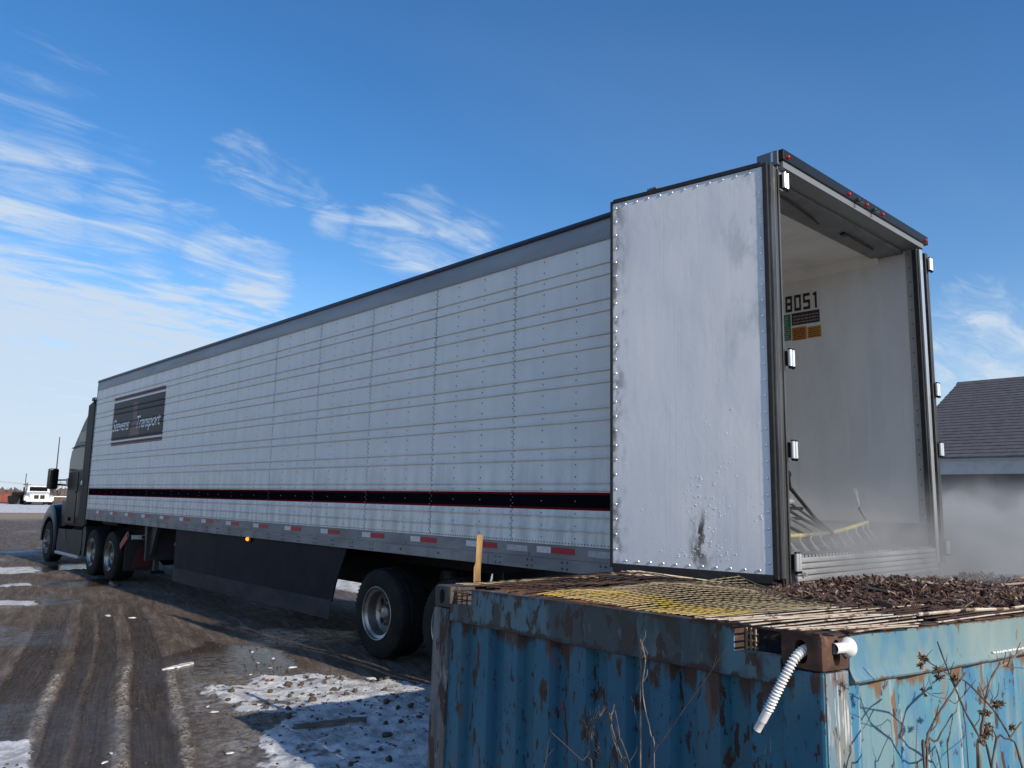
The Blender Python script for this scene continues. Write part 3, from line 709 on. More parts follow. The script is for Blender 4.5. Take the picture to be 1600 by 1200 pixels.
# lower side rail in two bands with pick plates
for x0, x1 in ((-.004, .06), (TW-.06, TW+.004)):
    t = MB(); t.box(x0, x1, .1, TL, 1.178, 1.289); t.build('upper_side_rail', RAIL, trailer)
    t = MB(); t.box(x0-.004 if x0 < 0 else x0, x1 if x0 < 0 else x1+.004, 1.25, TL, 1.075, 1.176); t.box(x0-.004, x1, .1, 1.25, 1.125, 1.176); t.build('lower_side_rail', RAIL, trailer)
t = MB(); t.box(-.013, -.0085, 3.0, 4.6, 1.082, 1.165)
t.build('rail_patch_plate', mat('light_aluminium', (.27, .275, .28), .5, .4, (.21, .215, .22), 5), trailer)
r_ = MB()
for y in (3.12, 3.75, 4.4): r_.rivet((-.013, y, 1.128), (-1, 0, 0), .014, .008)
for y in np.arange(.35, TL-.2, .42):
    if 2.95 < y < 4.65: continue
    for a in (-.028, .028):
        for z in (1.10, 1.15): r_.rivet((-.008, y+a, z+(.03 if y < 1.3 else 0)), (-1, 0, 0), .012, .008)
for y in np.arange(.6, TL-.2, .93): r_.rivet((-.004, y, 1.20), (-1, 0, 0), .010, .006)
r_.build('rail_bolts', STEELD, trailer, kind='stuff')
# conspicuity tape
tr, tw_ = MB(), MB()
tr.box(-.0065, -.0042, 0, .275, 0, .052); tw_.box(-.0065, -.0042, 0, .17, 0, .052)
mr_, mw_ = tr.mesh('red_tape', REDT), tw_.mesh('white_tape', WHITET)
for k in range(16):
    y = 1.935+.93*k + random.uniform(-.02, .02)
    if y+.45 > TL: break
    link('red_tape', mr_, trailer, (0, y, 1.219)); link('white_tape', mw_, trailer, (0, y+.276, 1.219))
# small placards on the rail
pl = MB(); pl.box(-.0065, -.0042, 0, .27, 0, .05)
plm = pl.mesh('placard', mat('grey_placard', (.50, .51, .52), .4, 0, (.36, .37, .38), 26, (1, 1, 4)))
for y in (1.50, 1.20, 2.48): link('placard', plm, trailer, (0, y, 1.216))
t = MB(); t.box(-.016, -.0085, .85, 1.2, 1.128, 1.168); t.build('olive_sticker', mat('olive_sticker', (.12, .125, .035), .6), trailer)
for y in (8.1,):
    t = MB(); t.lathe([(-.03, .002), (-.028, .02), (-.004, .028)], 14, 'x', (-.008, y, 1.05)); t.build('amber_side_light', emit('amber_lens', (1., .35, .02), 1.6, (.6, .2, .01)), trailer, True)
t = MB(); t.box(.0, .02, 8.05, 8.15, 1.02, 1.075); t.build('side_light_bracket', BLACKP, trailer)

# logo on the forward panels, print laid over the ribs
ZC = sorted(set([z for z, _ in PROF]))
def print_patch(name, polyzy, m, parent, off):
    """flat polygon in (y,z) draped over the ribbed wall"""
    bm = bmesh.new()
    f = bm.faces.new([bm.verts.new((0, y, z)) for y, z in polyzy])
    drape(bm, off)
    me_ = bpy.data.meshes.new(name); bm.to_mesh(me_); bm.free(); me_.materials.append(m)
    return link(name, me_, parent)
def drape(bm, off):
    zs = [v.co.z for v in bm.verts]
    for z in ZC:
        if min(zs) < z < max(zs):
            bmesh.ops.bisect_plane(bm, geom=bm.verts[:]+bm.edges[:]+bm.faces[:], plane_co=(0, 0, z), plane_no=(0, 0, 1))
    for v in bm.verts: v.co.x = px_at(v.co.z)-off
LBLACK = mat('logo_black_print', (.016, .018, .021), .45, 0, (.024, .027, .031), 8, spec=.16)
LRED = mat('logo_maroon_print', (.13, .022, .034), .45, .1, (.10, .02, .03), 8)
LSIL = mat('logo_silver_print', (.78, .78, .77), .4, 0)
logo = link('logo', None, trailer); logo.empty_display_size = .1
Y0, Y1 = 11.89, 14.85
print_patch('logo_field', [(Y0, 2.69), (Y1, 2.69), (Y1, 3.465), (Y0, 3.465)], LBLACK, logo, .003)
print_patch('logo_band', [(Y0, 2.585), (Y1, 2.585), (Y1, 2.658), (Y0, 2.658)], LRED, logo, .003)
print_patch('logo_band', [(Y0, 3.50), (Y1, 3.50), (Y1, 3.575), (Y0, 3.575)], LRED, logo, .003)
print_patch('logo_edge', [(Y0, 2.659), (Y1, 2.659), (Y1, 2.689), (Y0, 2.689)], LSIL, logo, .003)
print_patch('logo_edge', [(Y0, 3.466), (Y1, 3.466), (Y1, 3.499), (Y0, 3.499)], LSIL, logo, .003)
print_patch('logo_tower', [(13.10, 2.73), (13.72, 2.73), (13.66, 2.95), (13.58, 3.10), (13.60, 3.40), (13.34, 3.40), (13.36, 3.10), (13.26, 2.95)], mat('logo_dark_red_print', (.085, .014, .018), .45), logo, .0055)
def text_mesh(name, body, size, m, parent, origin, shear=0., ext=0., spacing=1., axis='side', bold=0., stretch=1.):
    cu = bpy.data.curves.new(name, 'FONT'); cu.body = body; cu.size = size; cu.shear = shear; cu.space_character = spacing; cu.offset = bold
    tmp = bpy.data.objects.new('tmp_text', cu); COL.objects.link(tmp)
    dg = bpy.context.evaluated_depsgraph_get()
    me_ = bpy.data.meshes.new_from_object(tmp.evaluated_get(dg))
    bpy.data.objects.remove(tmp)
    bm = bmesh.new(); bm.from_mesh(me_); bpy.data.meshes.remove(me_)
    for v in bm.verts:
        a, b = v.co.x*stretch, v.co.y
        v.co = Vector((origin[0], origin[1]-a, origin[2]+b))
    if axis == 'side': drape(bm, .009)
    me_ = bpy.data.meshes.new(name); bm.to_mesh(me_); bm.free(); me_.materials.append(m)
    return link(name, me_, parent)
text_mesh('logo_lettering', 'Stevens', .33, LSIL, logo, (0, 14.82, 2.88), .35, 0, .92, bold=.003, stretch=1.10)
text_mesh('logo_lettering', 'Transport', .33, LSIL, logo, (0, 13.40, 2.88), .35, 0, .92, bold=.003, stretch=1.07)

# rear frame
t = MB(); t.bbox(-.02, 2.60, -.035, .14, 4.034, 4.112, .008); t.build('rear_header', BLACKP, trailer)
t = MB(); t.box(.0, 2.52, -.02, .13, 3.985, 4.033); t.build('header_strip', mat('grey_header_strip', (.27, .27, .26), .4, .5), trailer)
t = MB(); t.box(.0, 2.44, .131, .40, 3.955, 3.984); t.build('header_underside', mat('grey_lintel', (.22, .22, .21), .5, .1, (.16, .16, .155), 5), trailer)
t = MB(); t.tube([(.02, .2, 3.950), (.6, .22, 3.940), (1.0, .27, 3.948), (1.15, .3, 3.953)], .008, 6); t.tube([(1.55, .25, 3.95), (1.7, .24, 3.938), (2.1, .26, 3.945)], .008, 6); t.box(1.50, 1.56, .24, .28, 3.935, 3.954); t.build('loose_seal', BLACK, trailer)
t = MB(); t.bbox(-.035, -.003, .0, .16, 4.005, 4.108, .005); t.build('corner_bracket', mat('grey_bracket', (.18, .18, .18), .4, .6), trailer)
t = MB(); t.box(-.037, -.0352, .035, .05, 4.03, 4.10); t.build('bracket_seam', CHROME, trailer)
for x in (-.120, 2.405):
    t = MB(); t.bbox(x, x+.085, .0, .13 if x < 0 else .045, 1.13, 3.970, .006)
    t.bbox(x+.004, x+.018, -.012, -.001, 1.16, 3.96, .003); t.bbox(x+.062, x+.080, -.012, -.001, 1.16, 3.96, .003); t.build('rear_post', STEELD, trailer)
t = MB(); t.box(2.404-.010, 2.404, .004, .040, 1.34, 3.955); t.build('post_reveal_strip', BLACK, trailer)  # black strip over the post's inner reveal
t = MB(); t.bbox(2.412, 2.47, -.024, -.013, 1.2, 3.96, .004); t.build('sunlit_post_face', mat('sunlit_post_steel', (.72, .71, .68), .3, .75), trailer)  # bright strip paints the sunlit rear face of the post
sl = MB()
for k in range(5):
    z = 1.135+k*.039; sl.bbox(.002, 2.40, -.018-.004*(4-k), .0, z, z+.033, .008)
sl.box(.002, 2.40, .001, .12, 1.13, 1.312)
sl.build('rear_sill', FLOORAL, trailer, R(30))
t = MB(); t.bbox(-.08, .02, -.05, .10, 1.10, 1.128, .006); t.build('post_foot', STEELD, trailer)
t = MB(); t.bbox(.06, .085, -.055, -.03, 1.205, 1.235, .004); t.build('sill_bolt', CHROME, trailer)
# hinges: twin knuckles on both posts
hz = (3.87, 2.63, 2.02, 1.30)
def hinge(x, z, s):
    h = MB()
    for d in (0., .036*s):
        h.lathe([(z-.055, .001), (z-.055, .015), (z+.055, .015), (z+.055, .001)], 12, 'z', (x+d, -.045, 0))
    h.build('door_hinge', CHROME, trailer, True)
    p_ = MB()
    for d in (0., .036*s):
        p_.lathe([(z-.072, .001), (z-.072, .010), (z-.056, .017), (z-.0555, .001)], 10, 'z', (x+d, -.045, 0)); p_.lathe([(z+.0555, .001), (z+.0555, .017), (z+.066, .012), (z+.066, .001)], 10, 'z', (x+d, -.045, 0))
    p_.box(min(x, x+.036*s)-.006, max(x, x+.036*s)+.006, -.034, -.012, z-.05, z+.05)
    p_.build('hinge_pin', BLACKP, trailer)
for z in hz: hinge(-.035, z, 1)
for z in (3.85, 2.70, 2.17, 1.33): hinge(2.575, z, 1)
# marker lights
LENS = emit('red_marker_lens', (1., .03, .02), .06, (.30, .006, .008))
for x in (.035, .98, 1.30, 1.60, 2.52):
    m_ = MB(); m_.lathe([(-.056, .002), (-.053, .010), (-.044, .015), (-.0355, .016)], 14, 'y', (x, 0, 4.062)); m_.build('marker_light', LENS, trailer, True)
m_ = MB(); m_.lathe([(-.045, .002), (-.042, .014), (-.034, .02), (-.022, .021)], 14, 'x', (0, .42, 4.03)); m_.build('marker_light', LENS, trailer, True)
for x in (1.12, 1.42):
    b_ = MB(); b_.box(x-.012, x+.012, -.06, -.0355, 4.03, 4.062); b_.tube([(x, -.06, 4.05), (x+.02, -.075, 4.03), (x-.03, -.07, 4.022)], .006, 5); b_.build('lamp_wire', STEELD, trailer)
t = MB(); t.box(-.02, .01, 1.05, 1.09, 4.09, 4.12); t.box(-.05, .03, 1.04, 1.12, 4.12, 4.135); t.tube([(-.06, 1.02, 4.125), (.0, 1.1, 4.14), (.04, 1.16, 4.13)], .01, 6)
door_hook = t

# rear doors: inner lining, black gasket round it, rivets
def rear_door(x, ang, mirror, detail):
    d = link('rear_door', None, trailer, (x, .0, 0), (0, 0, ang)); d.empty_display_size = .2
    s = -1 if not mirror else 1
    W_, z0, z1 = 1.225, 1.195, 3.955
    th = .078
    def bx(m, a, b, y0, y1, c, e, bev=None):
        xa, xb = sorted((s*a, s*b))
        if bev: m.bbox(xa, xb, y0, y1, c, e, bev)
        else: m.box(xa, xb, y0, y1, c, e)
    m = MB(); bx(m, .006, th-.012, .012, W_-.01, z0+.02, z1-.02, .01); m.build('door_core', BLACKP, d)
    # lining: gently uneven sheet with rounded corners
    nu, nv = 14, 30
    lm = MB(); vs_ = []; fs = []
    y0, y1, c0, c1 = .03, W_-.02, z0+.03, z1-.022
    for j in range(nv+1):
        for i in range(nu+1):
            u, v = i/nu, j/nv; yy, zz = y0+(y1-y0)*u, c0+(c1-c0)*v
            edge = min(u, 1-u, v*2, (1-v)*2)
            bulge = .0018*min(1, edge*7) + .0022*fbm(yy, zz, 3.1, 3, 2)*min(1, edge*9)
            vs_.append((s*(th+bulge), yy, zz))
    for j in range(nv):
        for i in range(nu): a = j*(nu+1)+i; fs.append((a, a+1, a+nu+2, a+nu+1))
    lm.add(vs_, fs); bx(lm, th-.011, th-.001, y0, y1, c0, c1)
    lm.build('door_lining', DOORAL, d, R(60))
    g = MB()
    bx(g, .02, th+.008, -.004, .030, z0, z1, .006); bx(g, .02, th+.008, W_-.020, W_+.004, z0, z1, .006)
    bx(g, .02, th+.008, .0305, W_-.0205, z1-.022, z1+.012, .006); bx(g, .01, th+.008, .0305, W_-.0205, z0-.03, z0+.030, .006)
    bx(g, .02, th-.01, .05, W_-.05, z0-.07, z0-.031, .006)
    g.build('door_gasket', BLACK, d)
    e = MB()
    for (a, b) in ((.0, .016), (.022, .036), (.044, .058)): bx(e, a, b, -.022, -.0045, z0+.005, z1, .004)
    bx(e, .0, .019, -.004, .03, z0, z1)
    e.build('door_edge_channel', STEELD, d)
    if not detail: return d
    r = MB()
    nx_ = (s, 0, 0)
    for z in np.arange(z0+.10, z1-.04, .107):
        r.rivet((s*(th+.0012), .052, z), nx_, .0100, .0042, 8); r.rivet((s*(th+.0012), W_-.042, z+.03), nx_, .0100, .0042, 8)
    for y in np.arange(.12, W_-.05, .098):
        r.rivet((s*(th+.0012), y, z0+.052), nx_, .0100, .0042, 8); r.rivet((s*(th+.0012), y, z1-.045), nx_, .0100, .0042, 8)
    r.build('door_rivets', CHROME, d, True, kind='stuff')
    w = MB()
    for k in range(230):
        y = random.gauss(.52, .24); z = z0+.10+abs(random.gauss(0, .42))
        if .08 < y < W_-.08 and z < z0+1.35: 
            rr = random.uniform(.003, .0062); w.rivet((s*(th+.0020), y, z), nx_, rr*.8, rr*.34, 6)
    wm = mat('water_drops', (.88, .88, .88), .25, 0)
    w.build('water_drops', wm, d, True, kind='stuff')
    return d
ld = rear_door(-.135, R(8.6), False, True)
door_hook.build('door_cam_hook', STEELD, trailer)
rear_door(2.545, R(-2.0), True, False)

# print inside: number and stickers on the right wall
XI = TW-.0535
LIGHTBD = mat('pale_decal_ground', (.50, .50, .48), .5)
INK = mat('black_ink', (.02, .02, .02), .5)
t = MB(); t.box(XI+.0015, XI+.003, .86, 1.75, 3.57, 3.80); 
DIG = {'8': [(0, 0, 1, .18), (0, .41, 1, .59), (0, .82, 1, 1), (0, .18, .27, .41), (.73, .18, 1, .41), (0, .59, .27, .82), (.73, .59, 1, .82)], '0': [(0, 0, 1, .18), (0, .82, 1, 1), (0, .18, .27, .82), (.73, .18, 1, .82)],
       '5': [(0, 0, 1, .18), (.73, .18, 1, .41), (0, .41, 1, .59), (0, .59, .27, .82), (0, .82, 1, 1)], '1': [(.5, 0, .8, 1), (.25, .78, .5, .95)]}
nb = link('trailer_number', None, trailer); nb.empty_display_size = .05
for ch, yl in zip('8051', (1.30, 1.205, 1.11, 1.025)):
    q = MB()
    for (a, b, c, e) in DIG[ch]: q.box(XI, XI+.0012, yl-.072*c, yl-.072*a, 3.595+.165*b, 3.595+.165*e)
    q.build('digit', INK, nb)
def sticker(name, y0, y1, z0, z1, m, rows=0, lm=None, head=False):
    q = MB(); q.box(XI, XI+.002, y0, y1, z0, z1); s_ = q.build(name, m, trailer)
    if rows:
        l = MB(); hh = (z1-z0)/(rows+1)
        for k in range(rows):
            z = z0+hh*(k+.6); y = y1-.015
            while y > y0+.025:
                w_ = random.uniform(.015, .05); a = max(y-w_, y0+.012); l.box(XI-.0015, XI-.0003, a, y, z, z+hh*.45); y = a-.008
        l.build('small_print', lm or INK, s_, kind='stuff')
    return s_
sticker('dark_sticker', .945, 1.238, 3.45, 3.575, mat('dark_decal', (.03, .03, .032), .5), 3, mat('decal_red_white', (.30, .20, .20), .5))
sticker('orange_sticker', 1.085, 1.238, 3.295, 3.428, mat('orange_decal', (.55, .20, .03), .5), 6)
sticker('orange_sticker', .935, 1.075, 3.30, 3.415, mat('amber_decal', (.58, .26, .03), .5), 5)
sticker('green_sticker', 1.25, 1.42, 3.305, 3.572, mat('green_decal', (.03, .17, .085), .5), 11, mat('decal_pale', (.35, .42, .38), .5))

# underbody
t = MB()
for y in np.arange(.4, TL-.3, .305): t.box(.06, TW-.06, y, y+.05, 1.14, 1.27)
t.build('floor_crossmember', CHASSIS, trailer, kind='stuff')
for x in (.78, 1.62):
    t = MB(); t.bbox(x, x+.1, .8, 7.2, .88, 1.10, .01); t.build('slider_rail', CHASSIS, trailer)
t = MB(); t.box(.72, 1.78, .15, .27, .95, 1.13); t.build('rear_frame_beam', CHASSIS, trailer)
for y in (4.9, 3.62):
    t = MB(); t.lathe([(.3, .065), (2.2, .065)], 14, 'x', (0, y, .41), True); t.bbox(.7, 1.8, y-.14, y+.14, .52, .62, .02); t.build('axle', CHASSIS, trailer, R(40))
    wheel(trailer, .05, y, .41); wheel(trailer, TW-.05, y, .41, flip=-1)
    for x in (.85, 1.65):
        t = MB(); t.lathe([(.6, .10), (.66, .13), (.80, .13), (.86, .1)], 14, 'z', (x, y-.28, 0), True); t.build('air_spring', BLACK, trailer, True)
for x in (.08, 1.9):
    t = MB(); t.box(x, x+.55, 2.88, 2.89, .25, 1.0); t.build('mud_flap', BLACK, trailer)
# side skirts
def skirt(x, sgn):
    n_ = 12
    edge = [(5.57, 1.05)]
    for k in range(n_+1):
        a = k/n_; edge.append((5.60+.255*a**.55*1.0, 1.04-.50*a**1.0*1.0 if a < 1 else .54))
    pts = [(5.56, 1.07), (5.585, .99), (5.63, .90), (5.70, .78), (5.76, .66), (5.80, .55), (5.83, .44), (7.55, .44), (7.55, 1.07)]
    a = MB(); a.prism(pts, 'x', x, x+.02); a.build('skirt_panel', SKIRT, trailer)
    for (ya, yb) in ((7.556, 9.24), (9.246, 10.94)):
        a = MB(); a.box(x, x+.02, ya, yb, .44, 1.07); a.build('skirt_panel', SKIRT, trailer)
    a = MB(); a.prism([(5.835, .452), (5.865, .235), (10.93, .235), (10.94, .452)], 'x', x-.006, x-.001); a.build('skirt_flap', SKIRTR, trailer)
skirt(.03, -1); skirt(TW-.05, 1)
for y in (6.2, 7.5, 9.2, 10.8):
    t = MB(); t.tube([(.055, y, .5), (.7, y+.05, 1.12)], .018, 6); t.build('skirt_brace', CHASSIS, trailer)
t = MB(); t.lathe([(-.02, .02), (-.012, .03), (.02, .03)], 12, 'x', (.06, 10.98, .82), True); t.build('skirt_lamp', LENS, trailer, True)
# landing gear
for x in (.45, 1.95):
    lg = link('landing_leg', None, trailer, (x, 13.0, 0)); lg.empty_display_size = .1
    t = MB(); t.bbox(-.06, .06, -.06, .06, .62, 1.16, .01); t.build('leg_tube', CHASSIS, lg)
    t = MB(); t.bbox(-.045, .045, -.045, .045, .22, .62, .008); t.build('leg_inner', mat('leg_grey', (.07, .07, .075), .5, .4), lg)
    t = MB(); t.bbox(-.13, .13, -.13, .13, .17, .22, .01); t.build('sand_shoe', CHASSIS, lg)
    t = MB(); t.tube([(0, -.05, .7), (0, -.55, 1.13)], .025, 6); t.build('leg_brace', CHASSIS, lg)
t = MB(); t.tube([(.45, 13.0, .78), (1.95, 13.0, .78)], .03, 8); t.build('landing_gear_shaft', CHASSIS, trailer)
t = MB(); t.box(.10, .9, 12.55, 12.6, .45, 1.1); t.prism([(12.2, 1.1), (12.9, 1.1), (12.75, .55), (12.45, .55)], 'x', .16, .22); t.build('landing_gear_gusset', mat('gusset_grey', (.03, .03, .034), .55), trailer)
t = MB(); t.box(.3, 2.2, 15.0, 16.0, .98, 1.07); t.build('kingpin_plate', CHASSIS, trailer)
# refrigeration unit on the nose
ru = link('reefer_unit', None, trailer); ru.empty_display_size = .1
t = MB(); t.bbox(.22, 2.28, TL+.021, TL+.42, 2.0, 4.0, .05); t.build('unit_shell', mat('unit_black', (.03, .03, .032), .5), ru)
t = MB(); t.bbox(.40, 2.1, TL+.421, TL+.45, 2.9, 3.8, .02); t.build('unit_grille', BLACKP, ru)

# ------------------------------------------------------------------ the tractor
tractor = thing('semi_tractor', 'dark road tractor coupled to the front of the white trailer, big side mirror showing', 'truck', (0, 16.7, 0))
def TB(): return MB()
TY = 16.7
def tb(m, name, ma, smooth=False, parent=None, **kw):
    m.v = [(x, y-TY, z) for x, y, z in m.v]
    return m.build(name, ma, parent or tractor, smooth, **kw)
def loft(m, rings, cap=True):
    n_ = len(rings[0]); vs_ = [p for r in rings for p in r]; fs = []
    for i in range(len(rings)-1):
        for j in range(n_): q = (j+1) % n_; fs.append((i*n_+j, i*n_+q, (i+1)*n_+q, (i+1)*n_+j))
    if cap: fs.append(tuple(range(n_-1, -1, -1))); e = (len(rings)-1)*n_; fs.append(tuple(range(e, e+n_)))
    m.add(vs_, fs)
def rrect(x0, x1, y, z0, z1, rt_=.15, rb=.03, lean=0):
    pts = []
    for (cx, cz, r, a0) in ((x1-rt_, z1-rt_, rt_, 0), (x0+rt_, z1-rt_, rt_, 90), (x0+rb, z0+rb, rb, 180), (x1-rb, z0+rb, rb, 270)):
        for k in range(5):
            a = R(a0+90*k/4); pts.append((cx+r*math.cos(a), y, cz+r*math.sin(a)))
    return pts
m = TB()
loft(m, [rrect(.17, 2.33, 17.02, .86, 3.70, .20), rrect(.17, 2.33, 17.25, .86, 3.68, .22), rrect(.17, 2.33, 17.75, .86, 3.42, .26), rrect(.17, 2.33, 18.25, .86, 3.06, .30), rrect(.17, 2.33, 18.5, .86, 2.86, .30), rrect(.18, 2.32, 18.64, .88, 2.70, .30)])
tb(m, 'sleeper_cab', CABP, R(38))
m = TB()
loft(m, [rrect(.18, 2.32, 18.641, .88, 2.69, .30), rrect(.22, 2.28, 18.80, .88, 2.46, .26), rrect(.30, 2.2, 19.02, .9, 1.72, .18), rrect(.32, 2.18, 19.10, .9, 1.55, .1)])
tb(m, 'windshield_cowl', CABP, R(38))
m = TB(); m.prism([(17.05, 2.16), (18.5, 2.16), (18.56, 2.36), (18.45, 2.62), (17.9, 2.66), (17.05, 2.66)], 'x', .160, .172); tb(m, 'side_window', GLASS)
m = TB(); m.prism([(17.25, 2.80), (17.95, 2.80), (17.92, 3.02), (17.25, 3.05)], 'x', .160, .172); tb(m, 'upper_sleeper_window', GLASS)
m = TB(); m.tube([(.165, 17.04, 2.72), (.162, 17.9, 2.72), (.165, 18.5, 2.68)], .012, 6); tb(m, 'drip_rail', BLACKP)
m = TB(); m.prism([(17.72, .93), (18.52, .93), (18.52, 2.10), (17.72, 2.10)], 'x', .160, .170); dr = tb(m, 'cab_door', CABP)
m = TB(); m.bbox(.148, .160, 17.80, 17.96, 1.62, 1.66, .004); tb(m, 'door_handle', BLACKP, False, dr)
for (a, b, c, d) in ((17.18, 17.62, 1.08, 1.62),):
    m = TB(); m.bbox(.161, .171, a, b, c, d, .004)
    hatch = tb(m, 'luggage_hatch', CABP)
    m = TB()
    for q in ((a-.012, a, c-.01, d+.01), (b, b+.012, c-.01, d+.01)): m.box(.163, .1695, *q)
    tb(m, 'hatch_trim', CHROME, False, hatch)
m = TB(); m.box(.160, .1695, 18.0, 18.25, .98, 1.06); tb(m, 'door_decal', WHITET)
# side extenders behind the cab
for x0, x1 in ((.10, .155), (2.345, 2.40)):
    m = TB(); m.prism([(16.62, .92), (17.15, .90), (17.15, 3.60), (16.78, 3.68), (16.68, 3.60)], 'x', x0, x1); ex = tb(m, 'side_extender', mat('extender_grey', (.014, .015, .016), .5, 0, (.02, .02, .02), 5, spec=.1))
    m = TB(); m.prism([(16.56, .94), (16.619, .94), (16.679, 3.60), (16.63, 3.58)], 'x', x0+.01, x1-.01); tb(m, 'extender_flap', BLACK, False, ex)
m = TB(); m.bbox(.12, 2.38, 16.86, 17.05, 3.70, 3.78, .02); tb(m, 'roof_fairing_edge', BLACKP)
for x in (.16, .25):
    m = TB(); m.lathe([(16.835, .002), (16.84, .02), (16.858, .025)], 10, 'y', (x, 0, 3.735)); tb(m, 'roof_lamp', CHROME, True)
m = TB(); m.box(.2, 2.3, 16.9, 17.015, .86, 3.6); tb(m, 'back_wall', BLACKP)
# hood and fenders
m = TB()
loft(m, [rrect(.36, 2.14, 19.05, .78, 1.62, .22), rrect(.40, 2.10, 19.6, .70, 1.50, .25), rrect(.46, 2.04, 20.3, .55, 1.36, .28), rrect(.56, 1.94, 20.75, .45, 1.10, .25), rrect(.70, 1.80, 20.85, .5, .9, .15)])
tb(m, 'hood', CABB, R(40))
for sgn, x0, x1 in ((-1, .10, .50), (1, 2.0, 2.40)):
    m = TB(); rings = []
    for k in range(13):
        a = R(-22+k*202/12); c, s_ = math.cos(a), math.sin(a)
        ro, ri = (.80 if 3 < k < 12 else .74), .60
        yc, zc_ = 19.72, .43
        rings.append([(x0+.03, yc-ro*c*.98, zc_+ro*s_*1.12), (x1, yc-ro*c*.98, zc_+ro*s_*1.18), (x1, yc-ri*c, zc_+ri*s_), (x0, yc-ri*c, zc_+ri*s_), (x0, yc-(ro-.06)*c, zc_+(ro-.06)*s_*1.12)])
    loft(m, rings); tb(m, 'fender', CABB, R(40))
m = TB(); m.bbox(.46, 2.04, 20.62, 20.86, .30, .72, .07); tb(m, 'front_bumper', CABG, R(40))
m = TB(); m.prism([(18.55, .86), (19.1, .80), (19.05, 1.45), (18.64, 1.40)], 'x', .20, .30); tb(m, 'cowl_side', CABB)
# chassis fairings with tank steps
m = TB(); m.prism([(16.78, .28), (18.74, .26), (18.80, .40), (18.72, .78), (16.72, .82), (16.70, .45)], 'x', .10, .16); fa = tb(m, 'side_fairing', CABG)
m = TB(); m.prism([(17.95, .55), (18.28, .55), (18.42, .78), (18.1, .78)], 'x', .094, .0995); tb(m, 'step_recess', BLACKP, False, fa)
m = TB(); m.bbox(.06, .20, 16.78, 18.74, .20, .27, .015); tb(m, 'fairing_step', mat('step_alu', (.42, .43, .45), .4, .5), False, fa)
m = TB(); m.lathe([(17.0, .28), (17.03, .30), (18.5, .30), (18.53, .28)], 24, 'y', (.52, 0, .55), True); tb(m, 'fuel_tank', RIMAL, R(40))
m = TB(); m.prism([(16.45, .28), (16.62, .26), (16.66, .86), (16.52, .92), (16.40, .8)], 'x', .10, .62); tb(m, 'quarter_fender', BLACK)
# mirror
mi = link('side_mirror', None, tractor); mi.empty_display_size = .1
m = TB(); m.bbox(-.16, .06, 19.0, 19.18, 1.70, 2.20, .05); tb(m, 'mirror_housing', BLACKP, R(40), mi)
m = TB(); m.box(-.13, .03, 18.99, 18.999, 1.86, 2.16); m.box(-.13, .03, 18.99, 18.999, 1.74, 1.84); tb(m, 'mirror_glass', GLASS, False, mi)
m = TB(); m.tube([(.0, 19.05, 1.92), (.22, 18.72, 1.93)], .018, 8); m.tube([(.0, 19.05, 1.82), (.22, 18.72, 1.80)], .022, 8); tb(m, 'mirror_arm', BLACKP, False, mi)
m = TB(); m.bbox(.16, .20, 18.66, 18.74, 1.77, 1.97, .01); tb(m, 'mirror_bracket', CHROME, False, mi)
m = TB(); m.bbox(2.44, 2.66, 19.0, 19.18, 1.70, 2.20, .05); tb(m, 'mirror_housing', BLACKP, R(40), mi)
m = TB(); m.tube([(2.5, 19.05, 1.92), (2.28, 18.72, 1.93)], .018, 8); tb(m, 'mirror_arm', BLACKP, False, mi)
m = TB(); m.bbox(.06, .165, 17.02, 17.05, 1.80, 1.90, .01); tb(m, 'grab_handle', CHROME)
# frame, axles, wheels
for x in (.82, 1.58):
    m = TB(); m.bbox(x, x+.09, 13.5, 20.7, .62, .90, .01); tb(m, 'frame_rail', CHASSIS)
m = TB(); m.bbox(.72, 1.78, 14.6, 15.7, .905, .975, .02); tb(m, 'fifth_wheel', CHASSIS)
for y in (15.72, 14.48):
    m = TB(); m.lathe([(.3, .08), (1.0, .1), (1.1, .22), (1.4, .22), (1.5, .1), (2.2, .08)], 16, 'x', (0, y, .41), True); tb(m, 'drive_axle', CHASSIS, True)
    w1 = wheel(tractor, .05, y-TY, .41, dish=.12); w2 = wheel(tractor, TW-.05, y-TY, .41, flip=-1)
m = TB(); m.lathe([(.3, .05), (2.2, .05)], 12, 'x', (0, 19.72, .43), True); tb(m, 'steer_axle', CHASSIS, True)
wheel(tractor, .10, 19.72-TY, .43, r=.5, w=.3, dish=.02); wheel(tractor, TW-.10, 19.72-TY, .43, r=.5, w=.3, dish=.02, flip=-1)
# mud flaps on hangers, with a red and white marker strip
for x in (.10, 1.80):
    m = TB(); m.box(x, x+.60, 13.70, 13.715, .18, .82); mf = tb(m, 'mud_flap', BLACK)
    m = TB(); m.prism([(x+.12, .24), (x+.48, .24), (x+.36, .62), (x+.24, .62)], 'y', 13.690, 13.699); tb(m, 'flap_emblem', mat('dull_red', (.09, .010, .012), .6), False, mf)
    m = TB(); m.tube([(x-.02, 13.74, .83), (x+.66, 13.74, .86)], .018, 8); tb(m, 'flap_hanger', STEELD, False, mf)
m = TB(); m.prism([(13.60, .82), (14.02, .56), (14.06, .66), (13.66, .92)], 'x', .10, .125); rs = tb(m, 'tail_bracket', mat('bracket_grey', (.20, .19, .17), .5))
m = TB(); m.prism([(13.58, .79), (13.92, .58), (13.97, .66), (13.63, .88)], 'x', .085, .099); tb(m, 'red_marker_strip', REDT, False, rs)
m = TB(); m.box(.12, .58, 13.44, 13.46, .78, .86); pp = tb(m, 'licence_plate', WHITET)
m = TB(); m.box(.30, .36, 13.43, 13.439, .79, .85); m.box(.46, .5, 13.43, 13.439, .79, .85); tb(m, 'plate_mark', INK, False, pp)
